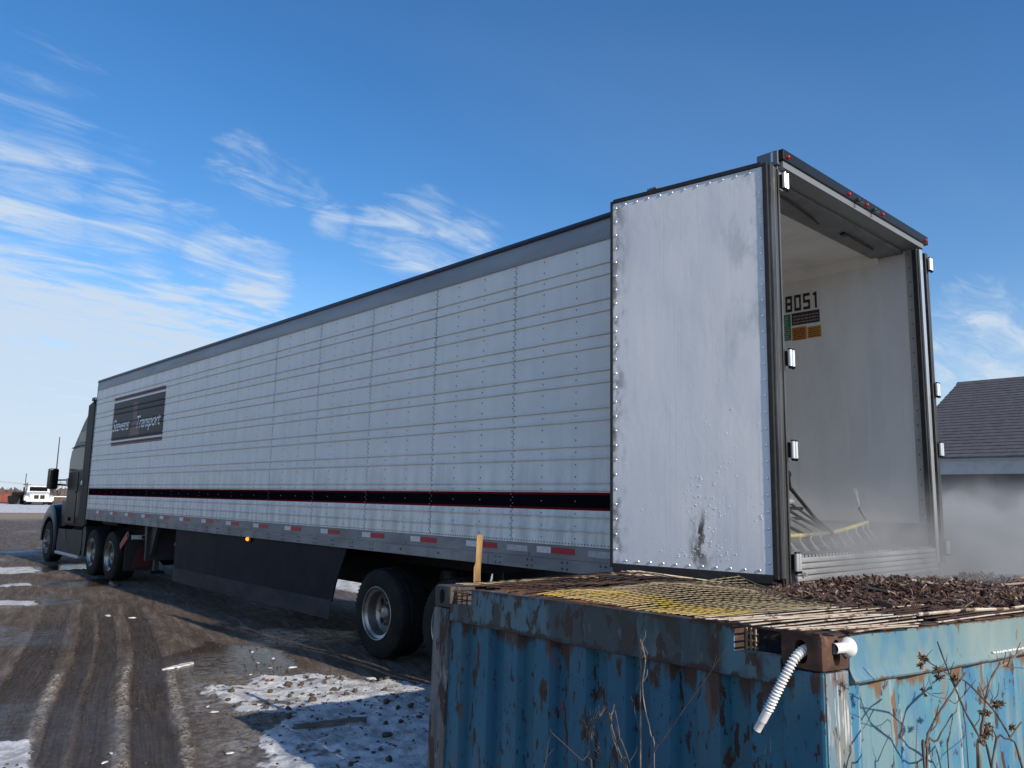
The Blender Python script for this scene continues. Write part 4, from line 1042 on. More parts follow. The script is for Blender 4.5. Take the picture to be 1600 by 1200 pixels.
m = TB(); m.bbox(.7, 1.8, 13.5, 13.6, .60, .92, .02); tb(m, 'rear_crossmember', CHASSIS)
m = TB(); m.tube([(.9, 16.9, 1.9), (.85, 16.6, 1.4), (.95, 16.35, 1.3), (1.0, 16.18, 1.6)], .022, 7); tb(m, 'air_line', mat('hose_red', (.2, .03, .03), .5))
m = TB(); m.tube([(1.1, 16.9, 1.9), (1.15, 16.6, 1.35), (1.1, 16.35, 1.25), (1.1, 16.18, 1.6)], .022, 7); tb(m, 'electric_cable', HOSEB)

# ------------------------------------------------------------------ the blue shipping container
CM = Matrix(((.99618, .07995, .03524), (-.08067, .99655, .01953), (-.03356, -.0223, .99919)))
CO = Vector((-2.2176, -1.2811, 1.2227))
HB = 1.40                                               # rail top above the container's base
def cw(x, y, z): return CO + CM @ Vector((x, y, z))     # container coordinates (z = 0 on the rail tops) to the yard
CROT = CM.to_euler()
cont = thing('shipping_container', 'rusty open-topped blue shipping container in the foreground, drain hose poking out of its corner', 'container', tuple(cw(0, 0, -HB)), tuple(CROT))
def cb(m, name, ma, smooth=False, parent=None, **kw):
    m.v = [(x, y, z+HB) for x, y, z in m.v]
    return m.build(name, ma, parent or cont, smooth, **kw)
CL, CWD = 6.06, 2.435
# corner castings with oval hand holes (cut)
def casting(x, y, sx, sy, m, holes=True):
    def bo(mb):
        o = bpy.data.objects.new('cut', mb.mesh('cut', m)); COL.objects.link(o); return o
    a = MB(); a.bbox(min(x, x+sx*.178), max(x, x+sx*.178), min(y, y+sy*.165), max(y, y+sy*.165), -.120, .002, .020); A = bo(a)
    def oval(w, h, k=14):
        pts = []
        for j in range(k):
            t = 2*math.pi*j/k; c, s_ = math.cos(t), math.sin(t)
            pts.append((w*(abs(c)**.8)*(1 if c > 0 else -1), h*(abs(s_)**.8)*(1 if s_ > 0 else -1)))
        return pts
    cut = MB()
    i0 = MB(); i0.box(min(x+sx*.03, x+sx*.15), max(x+sx*.03, x+sx*.15), min(y+sy*.03, y+sy*.14), max(y+sy*.03, y+sy*.14), -.105, -.018)
    h1 = MB(); h1.prism([(y+sy*.082+u, -.060+w) for u, w in oval(.026, .040)], 'x', min(x-sx*.01, x+sx*.05), max(x-sx*.01, x+sx*.05))
    h2 = MB(); h2.prism([(x+sx*.088+u, -.058+w) for u, w in oval(.024, .044)], 'y', min(y-sy*.01, y+sy*.05), max(y-sy*.01, y+sy*.05))
    cs = []
    for q in (i0, h1, h2):
        c = bo(q); cs.append(c)
        md = A.modifiers.new('b', 'BOOLEAN'); md.operation = 'DIFFERENCE'; md.object = c; md.solver = 'EXACT'
    dg = bpy.context.evaluated_depsgraph_get()
    me_ = bpy.data.meshes.new_from_object(A.evaluated_get(dg))
    for o in [A]+cs: bpy.data.objects.remove(o)
    me_.name = 'corner_casting'; me_.materials.clear(); me_.materials.append(m)
    for v in me_.vertices: v.co.z += HB
    _auto(me_, R(35))
    return link('corner_casting', me_, cont)
casting(0, 0, 1, 1, RUST); casting(0, CWD, 1, -1, mat('grey_brown_casting', (.07, .06, .055), .75, 0, (.045, .04, .04), 12, layers=[((.10, .05, .03), 9., (1, 1, 1), .58, .7, .7)], bump=.001))
casting(CL, 0, -1, 1, RUST); casting(CL, CWD, -1, -1, RUST)
def corr(n_per, length, d, start=.0, flat=.072, slope=.068, inn=.070):
    """trapezoid corrugation: (along, depth) pairs"""
    pts = [(0, 0)]; a = start
    while a < length:
        for st, dd in ((flat, 0), (slope, d), (inn, d), (slope, 0)):
            a += st
            if a >= length: break
            pts.append((a, dd))
    pts.append((length, pts[-1][1])); return pts
def corr_wall(m, pts, axis, off, base, z0, z1, inward, thick=.006, nz=10):
    vs_ = []; fs = []
    k = len(pts)
    for side in (0, thick*inward):
        for j in range(nz+1):
            z = z0+(z1-z0)*j/nz
            for a, d in pts:
                w = off+d*inward+side + .004*fbm(base+a, z, 2.2, 5, 2)
                vs_.append((w, base+a, z) if axis == 'x' else (base+a, w, z))
    for sd in (0, 1):
        o_ = sd*k*(nz+1)
        for j in range(nz):
            for i in range(k-1):
                q = o_+j*k+i; fs.append((q, q+1, q+k+1, q+k))
    m.add(vs_, fs)
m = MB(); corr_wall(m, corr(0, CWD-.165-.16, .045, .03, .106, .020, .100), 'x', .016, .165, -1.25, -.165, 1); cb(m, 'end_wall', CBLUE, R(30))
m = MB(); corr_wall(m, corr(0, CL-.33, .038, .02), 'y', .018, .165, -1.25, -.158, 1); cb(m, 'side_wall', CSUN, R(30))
m = MB(); corr_wall(m, corr(0, CL-.33, .038, .02), 'y', CWD-.018, .165, -1.25, -.158, -1); cb(m, 'side_wall', RUSTD, R(30), label='far side wall, only its inner face and top rail showing')  # rust colour kept dark to stand for the shade inside the container
m = MB(); corr_wall(m, corr(0, CWD-.33, .038, .03), 'x', CL-.022, .165, -1.25, -.165, -1); cb(m, 'end_wall', RUSTD, R(30))
# corner posts
m = MB(); m.bbox(.002, .10, .002, .164, -1.30, -.121, .012); cb(m, 'corner_post', CBLUE)
m = MB(); m.bbox(.104, .163, .0, .10, -1.30, -.121, .008); m.box(.012, .103, -.0015, .004, -1.29, -.122); cb(m, 'corner_post_face', POSTM)
m = MB(); m.bbox(.0, .16, CWD-.158, CWD-.002, -1.30, -.121, .010); cb(m, 'corner_post', POSTD)
for y0, y1 in ((.002, .16), (CWD-.16, CWD-.002)):
    m = MB(); m.bbox(CL-.16, CL-.002, y0, y1, -1.30, -.121, .012); cb(m, 'corner_post', CBLUE)
# end header with two slots cut beside the castings
yA, yB, yC, yD = .166, .362, 2.068, CWD-.166
m = MB()
m.box(.003, .010, yA, yD, -.176, -.092)
m.box(.003, .010, yB, yC, -.0919, -.001)
m.box(.0035, .060, yA, yD, -.182, -.1765)
m.box(.0105, .075, yB, yC, -.006, -.001); m.box(.0685, .075, yB, yC, -.176, -.0065);
m.box(.0105, .08, yA, yB-.0005, -.0975, -.0925); m.box(.0105, .08, yC+.0005, yD, -.0975, -.0925)
m.tube([(.004, yA, -.178), (.004, 1.2, -.181), (.004, yD, -.178)], .006, 6)
cb(m, 'end_header', CRAIL)
m = MB(); m.box(CL-.06, CL-.003, yA, yD, -.176, -.001); cb(m, 'end_header', CRAIL)
for ya_ in (yB, yC-.006):
    m = MB(); m.box(.0105, .068, ya_, ya_+.006, -.092, -.0065); cb(m, 'slot_plate', RUST)
for x0 in (yC+.08,):
    m = MB()
    for k in range(4): m.box(.03, .036, yC+.03+k*.05, yC+.036+k*.05, -.092, -.0)
    for k in range(2): m.box(.036, .042, yC, yD, -.07+k*.035, -.064+k*.035)
    cb(m, 'slot_mesh', RUST, kind='stuff')
m = MB()
for k in range(3): m.box(.07, .076, yB-.05+k*.02, yB-.044+k*.02, -.092, -.01)
for k in range(3): m.box(.0765, .080, yB-.055, yB-.006, -.085+k*.025, -.081+k*.025)
cb(m, 'slot_mesh', mat('rust_tan_mesh', (.42, .27, .16), .7), kind='stuff')
# long side rails with a rolled lower lip
def rail_prof(y, s): return [(y, -.004), (y+s*.004, -.122), (y-s*.006, -.146), (y-s*.016, -.160), (y-s*.012, -.168), (y+s*.02, -.170), (y+s*.05, -.166), (y+s*.05, -.10), (y+s*.012, -.09), (y+s*.012, -.012), (y+s*.07, -.010), (y+s*.07, -.002), (y+s*.01, .0)]
def rail(y, s, ma, nm):
    prof = rail_prof(y, s); vs_ = []; fs = []; k = len(prof); N_ = 40
    for i in range(N_+1):
        x = .1785+(CL-.357)*i/N_
        for j, (yy, zz) in enumerate(prof):
            w = .006*fbm(x, j*.03, 1.6, 8, 3) if j not in (9, 10) else 0
            vs_.append((x, yy+w, zz+.004*fbm(x, 3+j*.02, 1.2, 9, 2)))
    for i in range(N_):
        for j in range(k): q = (j+1) % k; fs.append((i*k+j, i*k+q, (i+1)*k+q, (i+1)*k+j))
    fs += [tuple(range(k-1, -1, -1)), tuple(range(N_*k, N_*k+k))]
    m = MB(); m.add(vs_, fs); return cb(m, nm, ma, R(35))
rail(0, 1, CRAILS, 'side_rail'); rail(CWD, -1, RUST, 'side_rail')
m = MB(); m.box(.17, CL-.18, -.004, .035, .0035, .009); cb(m, 'rail_cap', RUST)
m = MB()
for k in range(60):
    x = 1.33+k*.012+random.uniform(-.003, .003); m.rivet((x, -.008-random.random()*.004, -.140+.004*random.random()-(.002*k/60)), (0, -1, .5), .006, .007, 5)
cb(m, 'weld_bead', WPLAST, True, kind='stuff')
m = MB(); m.box(.1, CL-.1, .1, CWD-.1, -1.33, -1.30); cb(m, 'container_floor', RUSTD)

# ------------------------------------------------------------------ steel grates laid over the open top
def grate(label, group='rusty grates laid over the container'):
    return thing('steel_grate', label, 'grate', tuple(cw(0, 0, 0)), tuple(CROT), group)
def wire(name, g, pts, w, h, ma, round_=False, tilt=0):
    m = MB()
    if round_: m.tube(pts, w, 5)
    else:
        vs_ = []; fs = []
        for i, p in enumerate(pts):
            p = Vector(p); d = (Vector(pts[min(i+1, len(pts)-1)])-Vector(pts[max(0, i-1)])).normalized(); s_ = d.cross(Vector((0, 0, 1))).normalized()*w
            u = Vector((0, 0, h))
            vs_ += [p-s_, p+s_, p+s_+u, p-s_+u]
        for i in range(len(pts)-1):
            for j in range(4): q = (j+1) % 4; fs.append((i*4+j, i*4+q, i*4+4+q, i*4+4+j))
        e = (len(pts)-1)*4; fs += [(3, 2, 1, 0), (e, e+1, e+2, e+3)]
        m.add(vs_, fs)
    return m.build(name, ma, g)
# dark fine grate over the far left of the opening, heaved up in its middle
g = grate('dark rusty grate heaved up over the far left container corner by the wooden stake')
def hA(x, y): return .012+.085*math.exp(-((x-.95)/.55)**2)*math.exp(-((y-1.75)/.5)**2)
for k in range(17):
    y = 1.33+k*.060
    x0, x1 = .03+random.uniform(-.02, .03)+max(0, .5-y*.2)*.0, 1.05+.5*max(0, (2.2-y))*.5+random.uniform(-.06, .06)
    pts = [(x0+(x1-x0)*t/8, y+.01*math.sin(t+k), hA(x0+(x1-x0)*t/8, y)+random.uniform(-.002, .002)) for t in range(9)]
    wire('bar', g, pts, .0034, .003, TAN if k > 13 else RUSTD)
for k in range(12):
    x = .10+k*.085
    wire('cross_rod', g, [(x, 1.34+t*.106, hA(x, 1.34+t*.106)+.008) for t in range(10)], .0018, 0, RUSTD, True)
for k in range(7):
    y = 1.78+k*.06; wire('sunlit_bar', g, [(1.0+.05*k*.3, y, hA(1.0, y)+.012), (1.35+.04*k, y-.01, hA(1.35, y)+.012), (1.75+.04*k, y-.03, hA(1.75, y)+.012)], .005, .004, CREAM)  # cream stands in for sunlight on the grate's far part
# yellow and tan grate
g = grate('sagging yellow and tan wire grate with a curled far corner, middle of the container')
def hB(x, y): return .020+.05*math.exp(-((x-.8)/.6)**2)*math.exp(-((y-1.25)/.4)**2)+.012*fbm(x, y, 2.4, 6, 2)+(.10*max(0, x-1.05)*max(0, y-1.3)*6 if y > 1.3 and x > 1.05 else 0)
for k in range(27):
    y = .47+k*.0385
    x1 = 1.62+random.uniform(-.04, .03)-.25*max(0, .9-y)
    pts = [(-.035+random.uniform(-.01, .01)+(x1+.035)*t/9, y+.35*0+.06*(t/9)+.006*math.sin(t*1.3+k*.7), hB((x1+.035)*t/9-.035, y)) for t in range(10)]
    wire('bar', g, pts[:3], .0032, .0026, YELLOW); wire('bar', g, pts[2:], .0030, .0026, TAN)
for k in range(22):
    x = .02+k*.073
    pts = [(x+.02*t/8, .47+t*.128, hB(x, .47+t*.128)+.011) for t in range(9)]
    wire('cross_rod', g, pts, .0015, 0, YELLOW if k < 5 else TAN, True)
# coarse cream bars by the near corner
g = grate('coarse grate of parallel cream flat bars over the near corner of the container')
for k in range(12):
    y = -.050+k*.0500
    x1 = (.60, .72, .84, .90, .98, 1.02, 1.0, 1.02, 1.06, 1.04, 1.10, 1.2, 1.28, 1.34)[k]+random.uniform(-.02, .02)
    x0 = -.052+.006*random.random()+(.16 if k == 0 else .10 if k == 1 else 0)
    pts = [(x0+(x1-x0)*t/5, y+.012*t/5+random.uniform(-.002, .002), .014+.004*math.sin(k+t*.8)) for t in range(6)]
    wire('bar', g, pts, .0046, .0036, CREAM)
for k in range(7):
    x = .0+k*.17; wire('cross_rod', g, [(x, -.045, .008), (x+.01, .25, .008), (x+.02, .52, .008)], .0030, 0, RUST, True)
wire('edge_bar', g, [(-.04, -.02, .004), (-.04, .52, .004)], .006, .009, RUST)
# dark grate running off to the right under the wood chips
g = grate('dark rust grate running from the wood chips along the sunlit side rail')
for k in range(25):
    y = -.02+k*.042
    x0 = .80+.02*k+random.uniform(-.1, .1); x1 = 5.8
    pts = [(x0+(x1-x0)*t/10, y+.05*math.sin(t*.31+.4)*.5, .012+.012*math.sin(t*.7+k*.1)) for t in range(11)]
    wire('bar', g, pts, .0048, .004, CREAM if k in (0, 4, 9) else RUSTD)
for k in range(11):
    x = 1.15+k*.42; wire('cross_rod', g, [(x, -.02, .010), (x, .5, .016), (x, 1.02, .010)], .005, 0, RUSTD, True)
wire('loose_rod', g, [(.9, .10, .03), (1.3, .085, .035), (1.7, .06, .03), (2.3, .10, .035), (3.2, .08, .03)], .007, 0, CREAM, True)

# ------------------------------------------------------------------ wet wood chips washed out of the trailer
def heap(x, y):
    """height of the heap over the rails, container coordinates"""
    a = sstep(np.array(x), 1.45, 2.0)*sstep(np.array(x), 6.1, 5.2)*sstep(np.array(y), .02, .70+0*np.array(x))*sstep(np.array(y), 1.42, 1.08)
    a2 = .5*sstep(np.array(x), .95, 1.6)*sstep(np.array(y), .25, .75)*sstep(np.array(y), 1.3, 1.05)*sstep(np.array(x), 2.1, 1.6)
    return float(np.maximum(a, a2))*(.088+.03*fbm(x, y, 1.4, 2, 3))
hm = MB(); nx2, ny2 = 90, 30; vs_ = []; fs = []
for j in range(ny2+1):
    for i in range(nx2+1):
        x, y = .95+5.1*i/nx2, .05+1.3*j/ny2
        p = cw(x, y, heap(x, y)-.008+.008*fbm(x, y, 9, 4, 3)); vs_.append(p)
for j in range(ny2):
    for i in range(nx2):
        a = j*(nx2+1)+i
        if max(heap(.95+5.1*i/nx2, .05+1.3*j/ny2), heap(.95+5.1*(i+1)/nx2, .05+1.3*(j+1)/ny2)) > .012: fs.append((a, a+1, a+nx2+2, a+nx2+1))
hm.add(vs_, fs)
def chip(m, p, s, k):
    L2, W2, T2 = s*random.uniform(.7, 1.6), s*random.uniform(.18, .42), s*random.uniform(.06, .16)
    T = Matrix.Translation(p) @ Matrix.Rotation(random.uniform(0, math.pi*2), 4, 'Z') @ Matrix.Rotation(random.gauss(0, .42), 4, 'Y') @ Matrix.Rotation(random.gauss(0, .5), 4, 'X')
    m.cur = k
    m.box(-L2, L2, -W2, W2, -T2, T2, T)
hm.cur = 0
for i in range(15000):
    x, y = random.uniform(.95, 5.9), random.uniform(.05, 1.34)
    if x > 3 and random.random() < .35: x = random.uniform(1.3, 3.)
    h = heap(x, y)
    if h < .004 and random.random() > .06: continue
    if h < .004 and x < 1.1: continue
    r = random.random()
    chip(hm, cw(x, y, max(h, .030)+random.uniform(-.006, .012)), random.choice((.005, .008, .010, .012, .016, .021, .028)), 0 if r < .62 else 1 if r < .925 else 2 if r < .985 else 3)
chips = hm.build('wood_chip_heap', CHIP); tag(chips, 'heap of dark wet wood chips piled on the grates below the open trailer', 'wood chips'); chips['kind'] = 'stuff'
for k, (x, y, L2) in enumerate(((2.15, .62, .13), (3.1, .52, .10), (2.5, .95, .08), (1.75, .72, .09), (3.9, .75, .14))):
    m = MB(); m.bbox(-L2, L2, -.013, .013, -.006, .006, .003)
    o = m.build('wood_splinter', CHIP[2] if k != 2 else CHIP[1]); o.location = cw(x, y, heap(x, y)+.022); o.rotation_euler = (.1*k, .12-.05*k, (.2, 2.6, .9, 1.2, -.2)[k])
    tag(o, 'long %s splinter on the wet wood chip heap, %s from the left' % ('brown' if k == 2 else 'pale', ('second', 'fourth', 'third', 'first', 'fifth')[k]), 'splinter', 'splinters on the wood chips')

# ------------------------------------------------------------------ white drain hose through the near corner casting
hose = thing('drain_hose', 'white ribbed drain hose hanging out of the rusty corner casting', 'hose', tuple(cw(0, 0, 0)), tuple(CROT))
ctrl = [Vector(p) for p in ((.055, .080, -.052), (.012, .083, -.058), (-.022, .094, -.085), (-.042, .118, -.140), (-.055, .146, -.200), (-.063, .172, -.255), (-.070, .196, -.300))]
def crom(P, n_):
    out = []
    for i in range(len(P)-1):
        p0, p1, p2, p3 = P[max(i-1, 0)], P[i], P[i+1], P[min(i+2, len(P)-1)]
        for k in range(n_):
            t = k/n_; out.append(.5*((2*p1)+(p2-p0)*t+(2*p0-5*p1+4*p2-p3)*t*t+(3*p1-p0-3*p2+p3)*t**3))
    return out+[P[-1]]
path = crom(ctrl, 34)
rad = []; acc = 0
for i, p in enumerate(path):
    if i: acc += (p-path[i-1]).length
    rad.append(.0148+.0032*math.cos(acc*2*math.pi/.0118) if acc < .292 else .0150)
m = MB(); m.tube(path, rad, 14); m.build('ribbed_tube', WPLAST, hose, True)
e0, e1 = ctrl[-1], ctrl[-1]+(ctrl[-1]-ctrl[-2]).normalized()*.038
m = MB(); m.tube([e0-(e1-e0)*.2, e0, e0+(e1-e0)*.05, e1, e1], [.0145, .0145, .0135, .0135, .0105], 14); m.build('hose_cuff', WPLAST, hose, R(40))
m = MB(); m.lathe([(.060, .018), (.118, .018), (.124, .021), (.134, .030), (.146, .035), (.152, .035), (.152, .026), (.13, .02)], 20, 'x', (0, -.006, -.042)); m.build('hose_fitting', WPLAST, hose, R(30))

# ------------------------------------------------------------------ wooden stake behind the container
st = MB()
bm_pts = [(-.022, .0), (.022, .0)]
b_ = cw(.39, 2.56, 0)
st.prism([(-.021, -1.2), (.021, -1.2), (.023, -.02), (.019, .05), (.019, .12), (.022, .285), (.012, .293), (-.016, .288), (-.015, .12), (-.024, .09), (-.022, .0)], 'y', -.012, .012)
o = st.build('wooden_stake', WOODS); o.location = b_; o.rotation_euler = (R(2), R(1.5), R(-38))
tag(o, 'splintered sunlit wooden stake standing behind the blue container beside the trailer wheels', 'stake')

# ------------------------------------------------------------------ dead weeds in front of the container
def stem(m, pts, r0, r1, jit=.0014, n_=6):
    r0, r1 = r0*.72, r1*.62
    P = [Vector(p) for p in pts]
    P = crom(P, 4)
    P = [p+Vector((random.uniform(-jit, jit), random.uniform(-jit, jit), random.uniform(-jit, jit)*.5)) if 0 < i < len(P)-1 else p for i, p in enumerate(P)]
    k = len(P)-1
    m.tube([cw(*p) for p in P], [(r0+(r1-r0)*i/k)*(1+.18*math.sin(i*2.1)) for i in range(k+1)], n_)
    return P
def to_ground(pts, dx_=0, dy_=0):
    x, y, z = pts[-1]
    return pts+[(x+dx_, y+dy_, -1.22)]
def bur(m, p, r):
    c = cw(*p)
    for k in range(26):
        d = Vector((random.gauss(0, 1), random.gauss(0, 1), random.gauss(0, 1))).normalized()
        m.tube([c+d*r*.1, c+d*r*random.uniform(.8, 1.25)], [r*.22, r*.05], 4)
def weed(label, base, stems, burs=(), leaves=(), ma=STEM, grp='dead weeds in front of the container'):
    w = thing('dead_weed', label, 'weed', tuple(cw(*base)), (0, 0, 0), grp)
    def put(m, nm, mt):
        m.v = [tuple(Vector(v)-w.location) for v in m.v]; return m.build(nm, mt, w, True)
    for (pts, r0, r1, mt) in stems:
        m = MB(); P = stem(m, pts, r0, r1)
        for k in range(max(1, len(P)//7)):
            q = random.choice(P[1:max(2, len(P)//2+2)]); a = random.uniform(-1, 1)
            m.tube([cw(*q), cw(q.x+.03*a, q.y-.02*random.random(), q.z+.025), cw(q.x+.045*a, q.y-.03*random.random(), q.z+.05)], [r0*.55, r0*.45, r0*.25], 5)
        put(m, 'stem', mt)
    for (p, r) in burs:
        m = MB(); bur(m, p, r); put(m, 'bur', BUR)
    return w
S1 = [(.289, -.25, -.002), (.39, -.25, -.153), (.462, -.25, -.241), (.574, -.25, -.359), (.637, -.25, -.449)]
S2 = [(.461, -.26, -.113), (.38, -.26, -.152), (.259, -.26, -.215), (.173, -.26, -.265), (.14, -.26, -.311), (.122, -.26, -.375)]
S3 = [(.364, -.25, -.238), (.245, -.25, -.308), (.157, -.25, -.38)]
S4 = [(.106, -.27, -.034), (.22, -.27, -.072), (.345, -.27, -.118), (.434, -.27, -.139), (.608, -.27, -.232), (.701, -.27, -.303), (.762, -.27, -.363), (.85, -.27, -.48)]
S5 = [(1.003, -.24, -.079), (.89, -.24, -.107), (.771, -.24, -.128), (.701, -.24, -.171), (.657, -.24, -.229), (.619, -.24, -.29), (.586, -.24, -.351), (.56, -.24, -.438)]
S7 = [(.477, -.2, -.269), (.434, -.2, -.349), (.423, -.2, -.418)]
S9 = [(.847, -.28, -.315), (.726, -.28, -.358), (.576, -.28, -.409)]
S10 = [(.907, -.3, -.293), (.946, -.3, -.365), (.954, -.3, -.495)]
weed('dark dead weed with crossed thick stems in front of the sunlit container side', (.5, -.25, -1.22),
     [(to_ground(S1, .1, -.05), .0035, .0085, STEM), (to_ground(S2, .02), .004, .009, STEM), (to_ground(S3, -.04), .003, .008, STEM), (to_ground(S9, -.2), .004, .007, STEM)])
weed('arching weed hung with brown burs in front of the sunlit container side', (.9, -.27, -1.22),
     [(to_ground(S4, .1, -.05), .0022, .007, STEM), ([(.608, -.27, -.232), (.66, -.28, -.20), (.70, -.27, -.165)], .003, .002, STEM), ([(.434, -.27, -.139), (.40, -.28, -.17), (.36, -.27, -.195)], .003, .002, STEM)],
     [((.129, -.27, -.037), .016), ((.118, -.27, -.062), .013), ((.234, -.27, -.084), .016), ((.345, -.27, -.12), .017), ((.24, -.27, -.108), .015), ((.15, -.27, -.048), .012), ((.666, -.27, -.238), .020), ((.557, -.27, -.251), .017), ((.598, -.27, -.259), .015), ((.71, -.27, -.238), .014), ((.783, -.27, -.328), .016)])
weed('pale thick bare stem curving right against the blue container side', (.54, -.24, -1.22),
     [(to_ground(S5, -.03), .005, .013, STEMP), ([(.809, -.24, -.120), (.9, -.25, -.13), (.996, -.25, -.14)], .004, .002, STEM), ([(.657, -.24, -.229), (.61, -.25, -.19), (.58, -.25, -.155)], .003, .0015, STEM)], [((.63, -.245, -.327), .022), ((.60, -.245, -.345), .018), ((.65, -.245, -.31), .015)])
weed('thin leaning weed near the right edge of the picture by the container', (.95, -.3, -1.22), [(to_ground(S10, .02), .009, .010, STEM), ([(.9, -.3, -.40), (1.0, -.3, -.34), (1.1, -.3, -.30)], .003, .002, STEM), (to_ground(S7, -.02), .002, .005, STEM)], [((1.02, -.3, -.45), .022), ((.99, -.3, -.49), .02)])
weed('short drooping twig with a curled leaf before the sunlit container side', (.43, -.23, -1.22), [(to_ground([(.2, -.23, -.149), (.284, -.23, -.178), (.431, -.23, -.217), (.50, -.23, -.30)], .0), .0015, .003, STEM)], [((.205, -.23, -.152), .010), ((.225, -.23, -.170), .009)])
weed('background weeds casting thin shadows on the container side', (1.0, -.4, -1.22), [(to_ground([(.75+.12*k, -.45-.04*k, -.12-.05*(k % 3)), (.72+.12*k, -.46, -.5)], -.02), .0015, .004, STEM) for k in range(5)], [((.76, -.45, -.13), .014), ((.99, -.53, -.2), .015), ((.88, -.49, -.3), .016)])
L1 = [(-.25, .597, -.067), (-.25, .573, -.136), (-.25, .586, -.222), (-.25, .583, -.278), (-.25, .548, -.392), (-.25, .529, -.488)]
weed('tall pale broken stem standing against the shaded container end', (-.25, .58, -1.22), [(to_ground(L1), .0025, .0035, STEMP), (to_ground([(-.25, .597, -.068), (-.25, .596, -.52)]), .0042, .005, STEMP), ([(-.25, .60, -.21), (-.25, .63, -.30), (-.25, .60, -.40)], .0015, .002, STEM)])
weed('clump of snapped grey stalks with a drooping fibrous tuft before the container end', (-.25, .7, -1.22),
     [(to_ground([(-.25, .764, -.362), (-.25, .73, -.45), (-.25, .689, -.525), (-.25, .666, -.56)]), .007, .010, STEMP), (to_ground([(-.25, .728, -.346), (-.25, .703, -.444), (-.25, .749, -.557)]), .003, .006, STEM), ([(-.25, .70, -.44), (-.25, .66, -.50), (-.25, .64, -.55)], .003, .004, STEM)]
     + [([(-.25, .775+.006*k, -.372-.004*k), (-.26, .83+.010*(k % 4), -.41), (-.27, .835+.016*(k % 5)-.03, -.46-.01*k), (-.25, .80-.018*(k % 6), -.51-.008*k)], .0012, .0008, STEMP) for k in range(12)])
weed('long dark stem leaning diagonally across the shaded container end', (-.25, .75, -1.22), [(to_ground([(-.25, .204, -.051), (-.25, .343, -.223), (-.25, .481, -.391), (-.25, .557, -.512)], 0, .3), .0018, .0045, STEM)])
weed('low forked twig at the bottom before the left part of the container end', (-.25, .85, -1.22), [(to_ground([(-.25, 1.102, -.50), (-.25, .906, -.568), (-.25, .851, -.60)]), .003, .005, STEM), (to_ground([(-.25, 1.103, -.49), (-.25, 1.131, -.628), (-.25, 1.138, -.66)]), .002, .004, STEM)])
weed('thin arched twig below the white hose', (-.25, .3, -1.22), [(to_ground([(-.25, -.001, -.327), (-.25, .065, -.357), (-.25, .174, -.421), (-.25, .26, -.55)]), .0012, .0035, STEM)])

# ------------------------------------------------------------------ stones, ice, boards on the ground
def lump(name, r, seed, sq=(1, .8, .6), rough=.42, sub=2):
    bm = bmesh.new(); bmesh.ops.create_icosphere(bm, subdivisions=sub, radius=r)
    for v in bm.verts:
        d = v.co.normalized(); k = 1+rough*mnoise.fractal(d*1.6+Vector((seed, seed*2, 0)), 1, 2, 3)
        v.co = Vector((d.x*sq[0], d.y*sq[1], d.z*sq[2]))*r*k
    me_ = bpy.data.meshes.new(name); bm.to_mesh(me_); bm.free()
    me_.polygons.foreach_set('use_smooth', [True]*len(me_.polygons))
    return me_
stone_m = [lump('stone', .05, 3.1*k+1, (1.15, .8, .55+.08*k)) for k in range(5)]
for s_ in stone_m: s_.materials.append(STONE)
red_m = [lump('stone', .05, 7.7*k+1, (1.2, .85, .6)) for k in range(3)]
for s_ in red_m: s_.materials.append(STONER)
STN = [(-1.79, 4.31), (-1.9, 4.12), (-1.57, 4.78), (-1.53, 4.62), (-1.45, 4.56), (-1.29, 4.56), (-1.9, 3.93), (-1.34, 4.64), (-1.49, 4.19), (-1.88, 3.94), (-1.07, 4.53), (-.96, 4.51), (-1.12, 4.31), (-1.23, 4.36), (-1.41, 3.98), (-1.3, 3.95), (-1.26, 3.86), (-1.35, 3.69), (-.88, 4.25), (-.98, 4.13), (-1.03, 3.89), (-.97, 3.88), (-.82, 4.11), (-1.06, 3.62), (-.94, 3.68), (-1.03, 3.46), (-1.18, 3.39), (-1.65, 3.53), (-1.79, 3.64), (-1.76, 3.31), (-1.24, 3.06), (-.93, 3.2), (-.95, 3.0), (-1.27, 2.7), (-1.18, 2.63), (-1.42, 2.46), (-.57, 3.94), (-.54, 3.88), (-.49, 3.85), (-.74, 3.32), (-.83, 2.99), (-.97, 2.68), (-1.7, 2.01), (-2.09, 2.48), (-1.95, 2.08), (-2.47, 2.84), (-2.52, 3.45)]
STN += [(-1.45, 4.50), (-1.33, 4.58), (-1.38, 4.50), (-1.17, 4.24), (-1.05, 4.26), (-.64, 3.95), (-.68, 3.60), (-1.05, 3.10), (-1.33, 2.25)]
STONES = []
for k, (x, y) in enumerate(STN):
    red = k in (2, 3, 4, 5, 7, 19, 18, 47, 48, 49)
    o = link('stone', (red_m[k % 3] if red else stone_m[k % 5]))
    s_ = random.choice((.24, .32, .40, .48, .66)) if k > 6 else random.uniform(.40, .6)
    s_ *= .75 if red else 1
    o.location = (x, y, gz(x, y)+.010); o.scale = (s_, s_, s_); o.rotation_euler = (random.uniform(-.3, .3), random.uniform(-.3, .3), random.uniform(0, 6.28))
    STONES.append((red, x, y, o))
def ordinal(k): return ('first', 'second', 'third', 'fourth', 'fifth', 'sixth', 'seventh', 'eighth', 'ninth', 'tenth', 'eleventh', 'twelfth', 'thirteenth', 'fourteenth', 'fifteenth')[k]
def across(x, y): return (x+4.877)*rt.x+(y+2.606)*rt.y          # how far to the right as seen by the camera
def away(x, y): return (x+4.877)*fw.x+(y+2.606)*fw.y
reds = sorted([t for t in STONES if t[0]], key=lambda t: across(t[1], t[2])/away(t[1], t[2]))
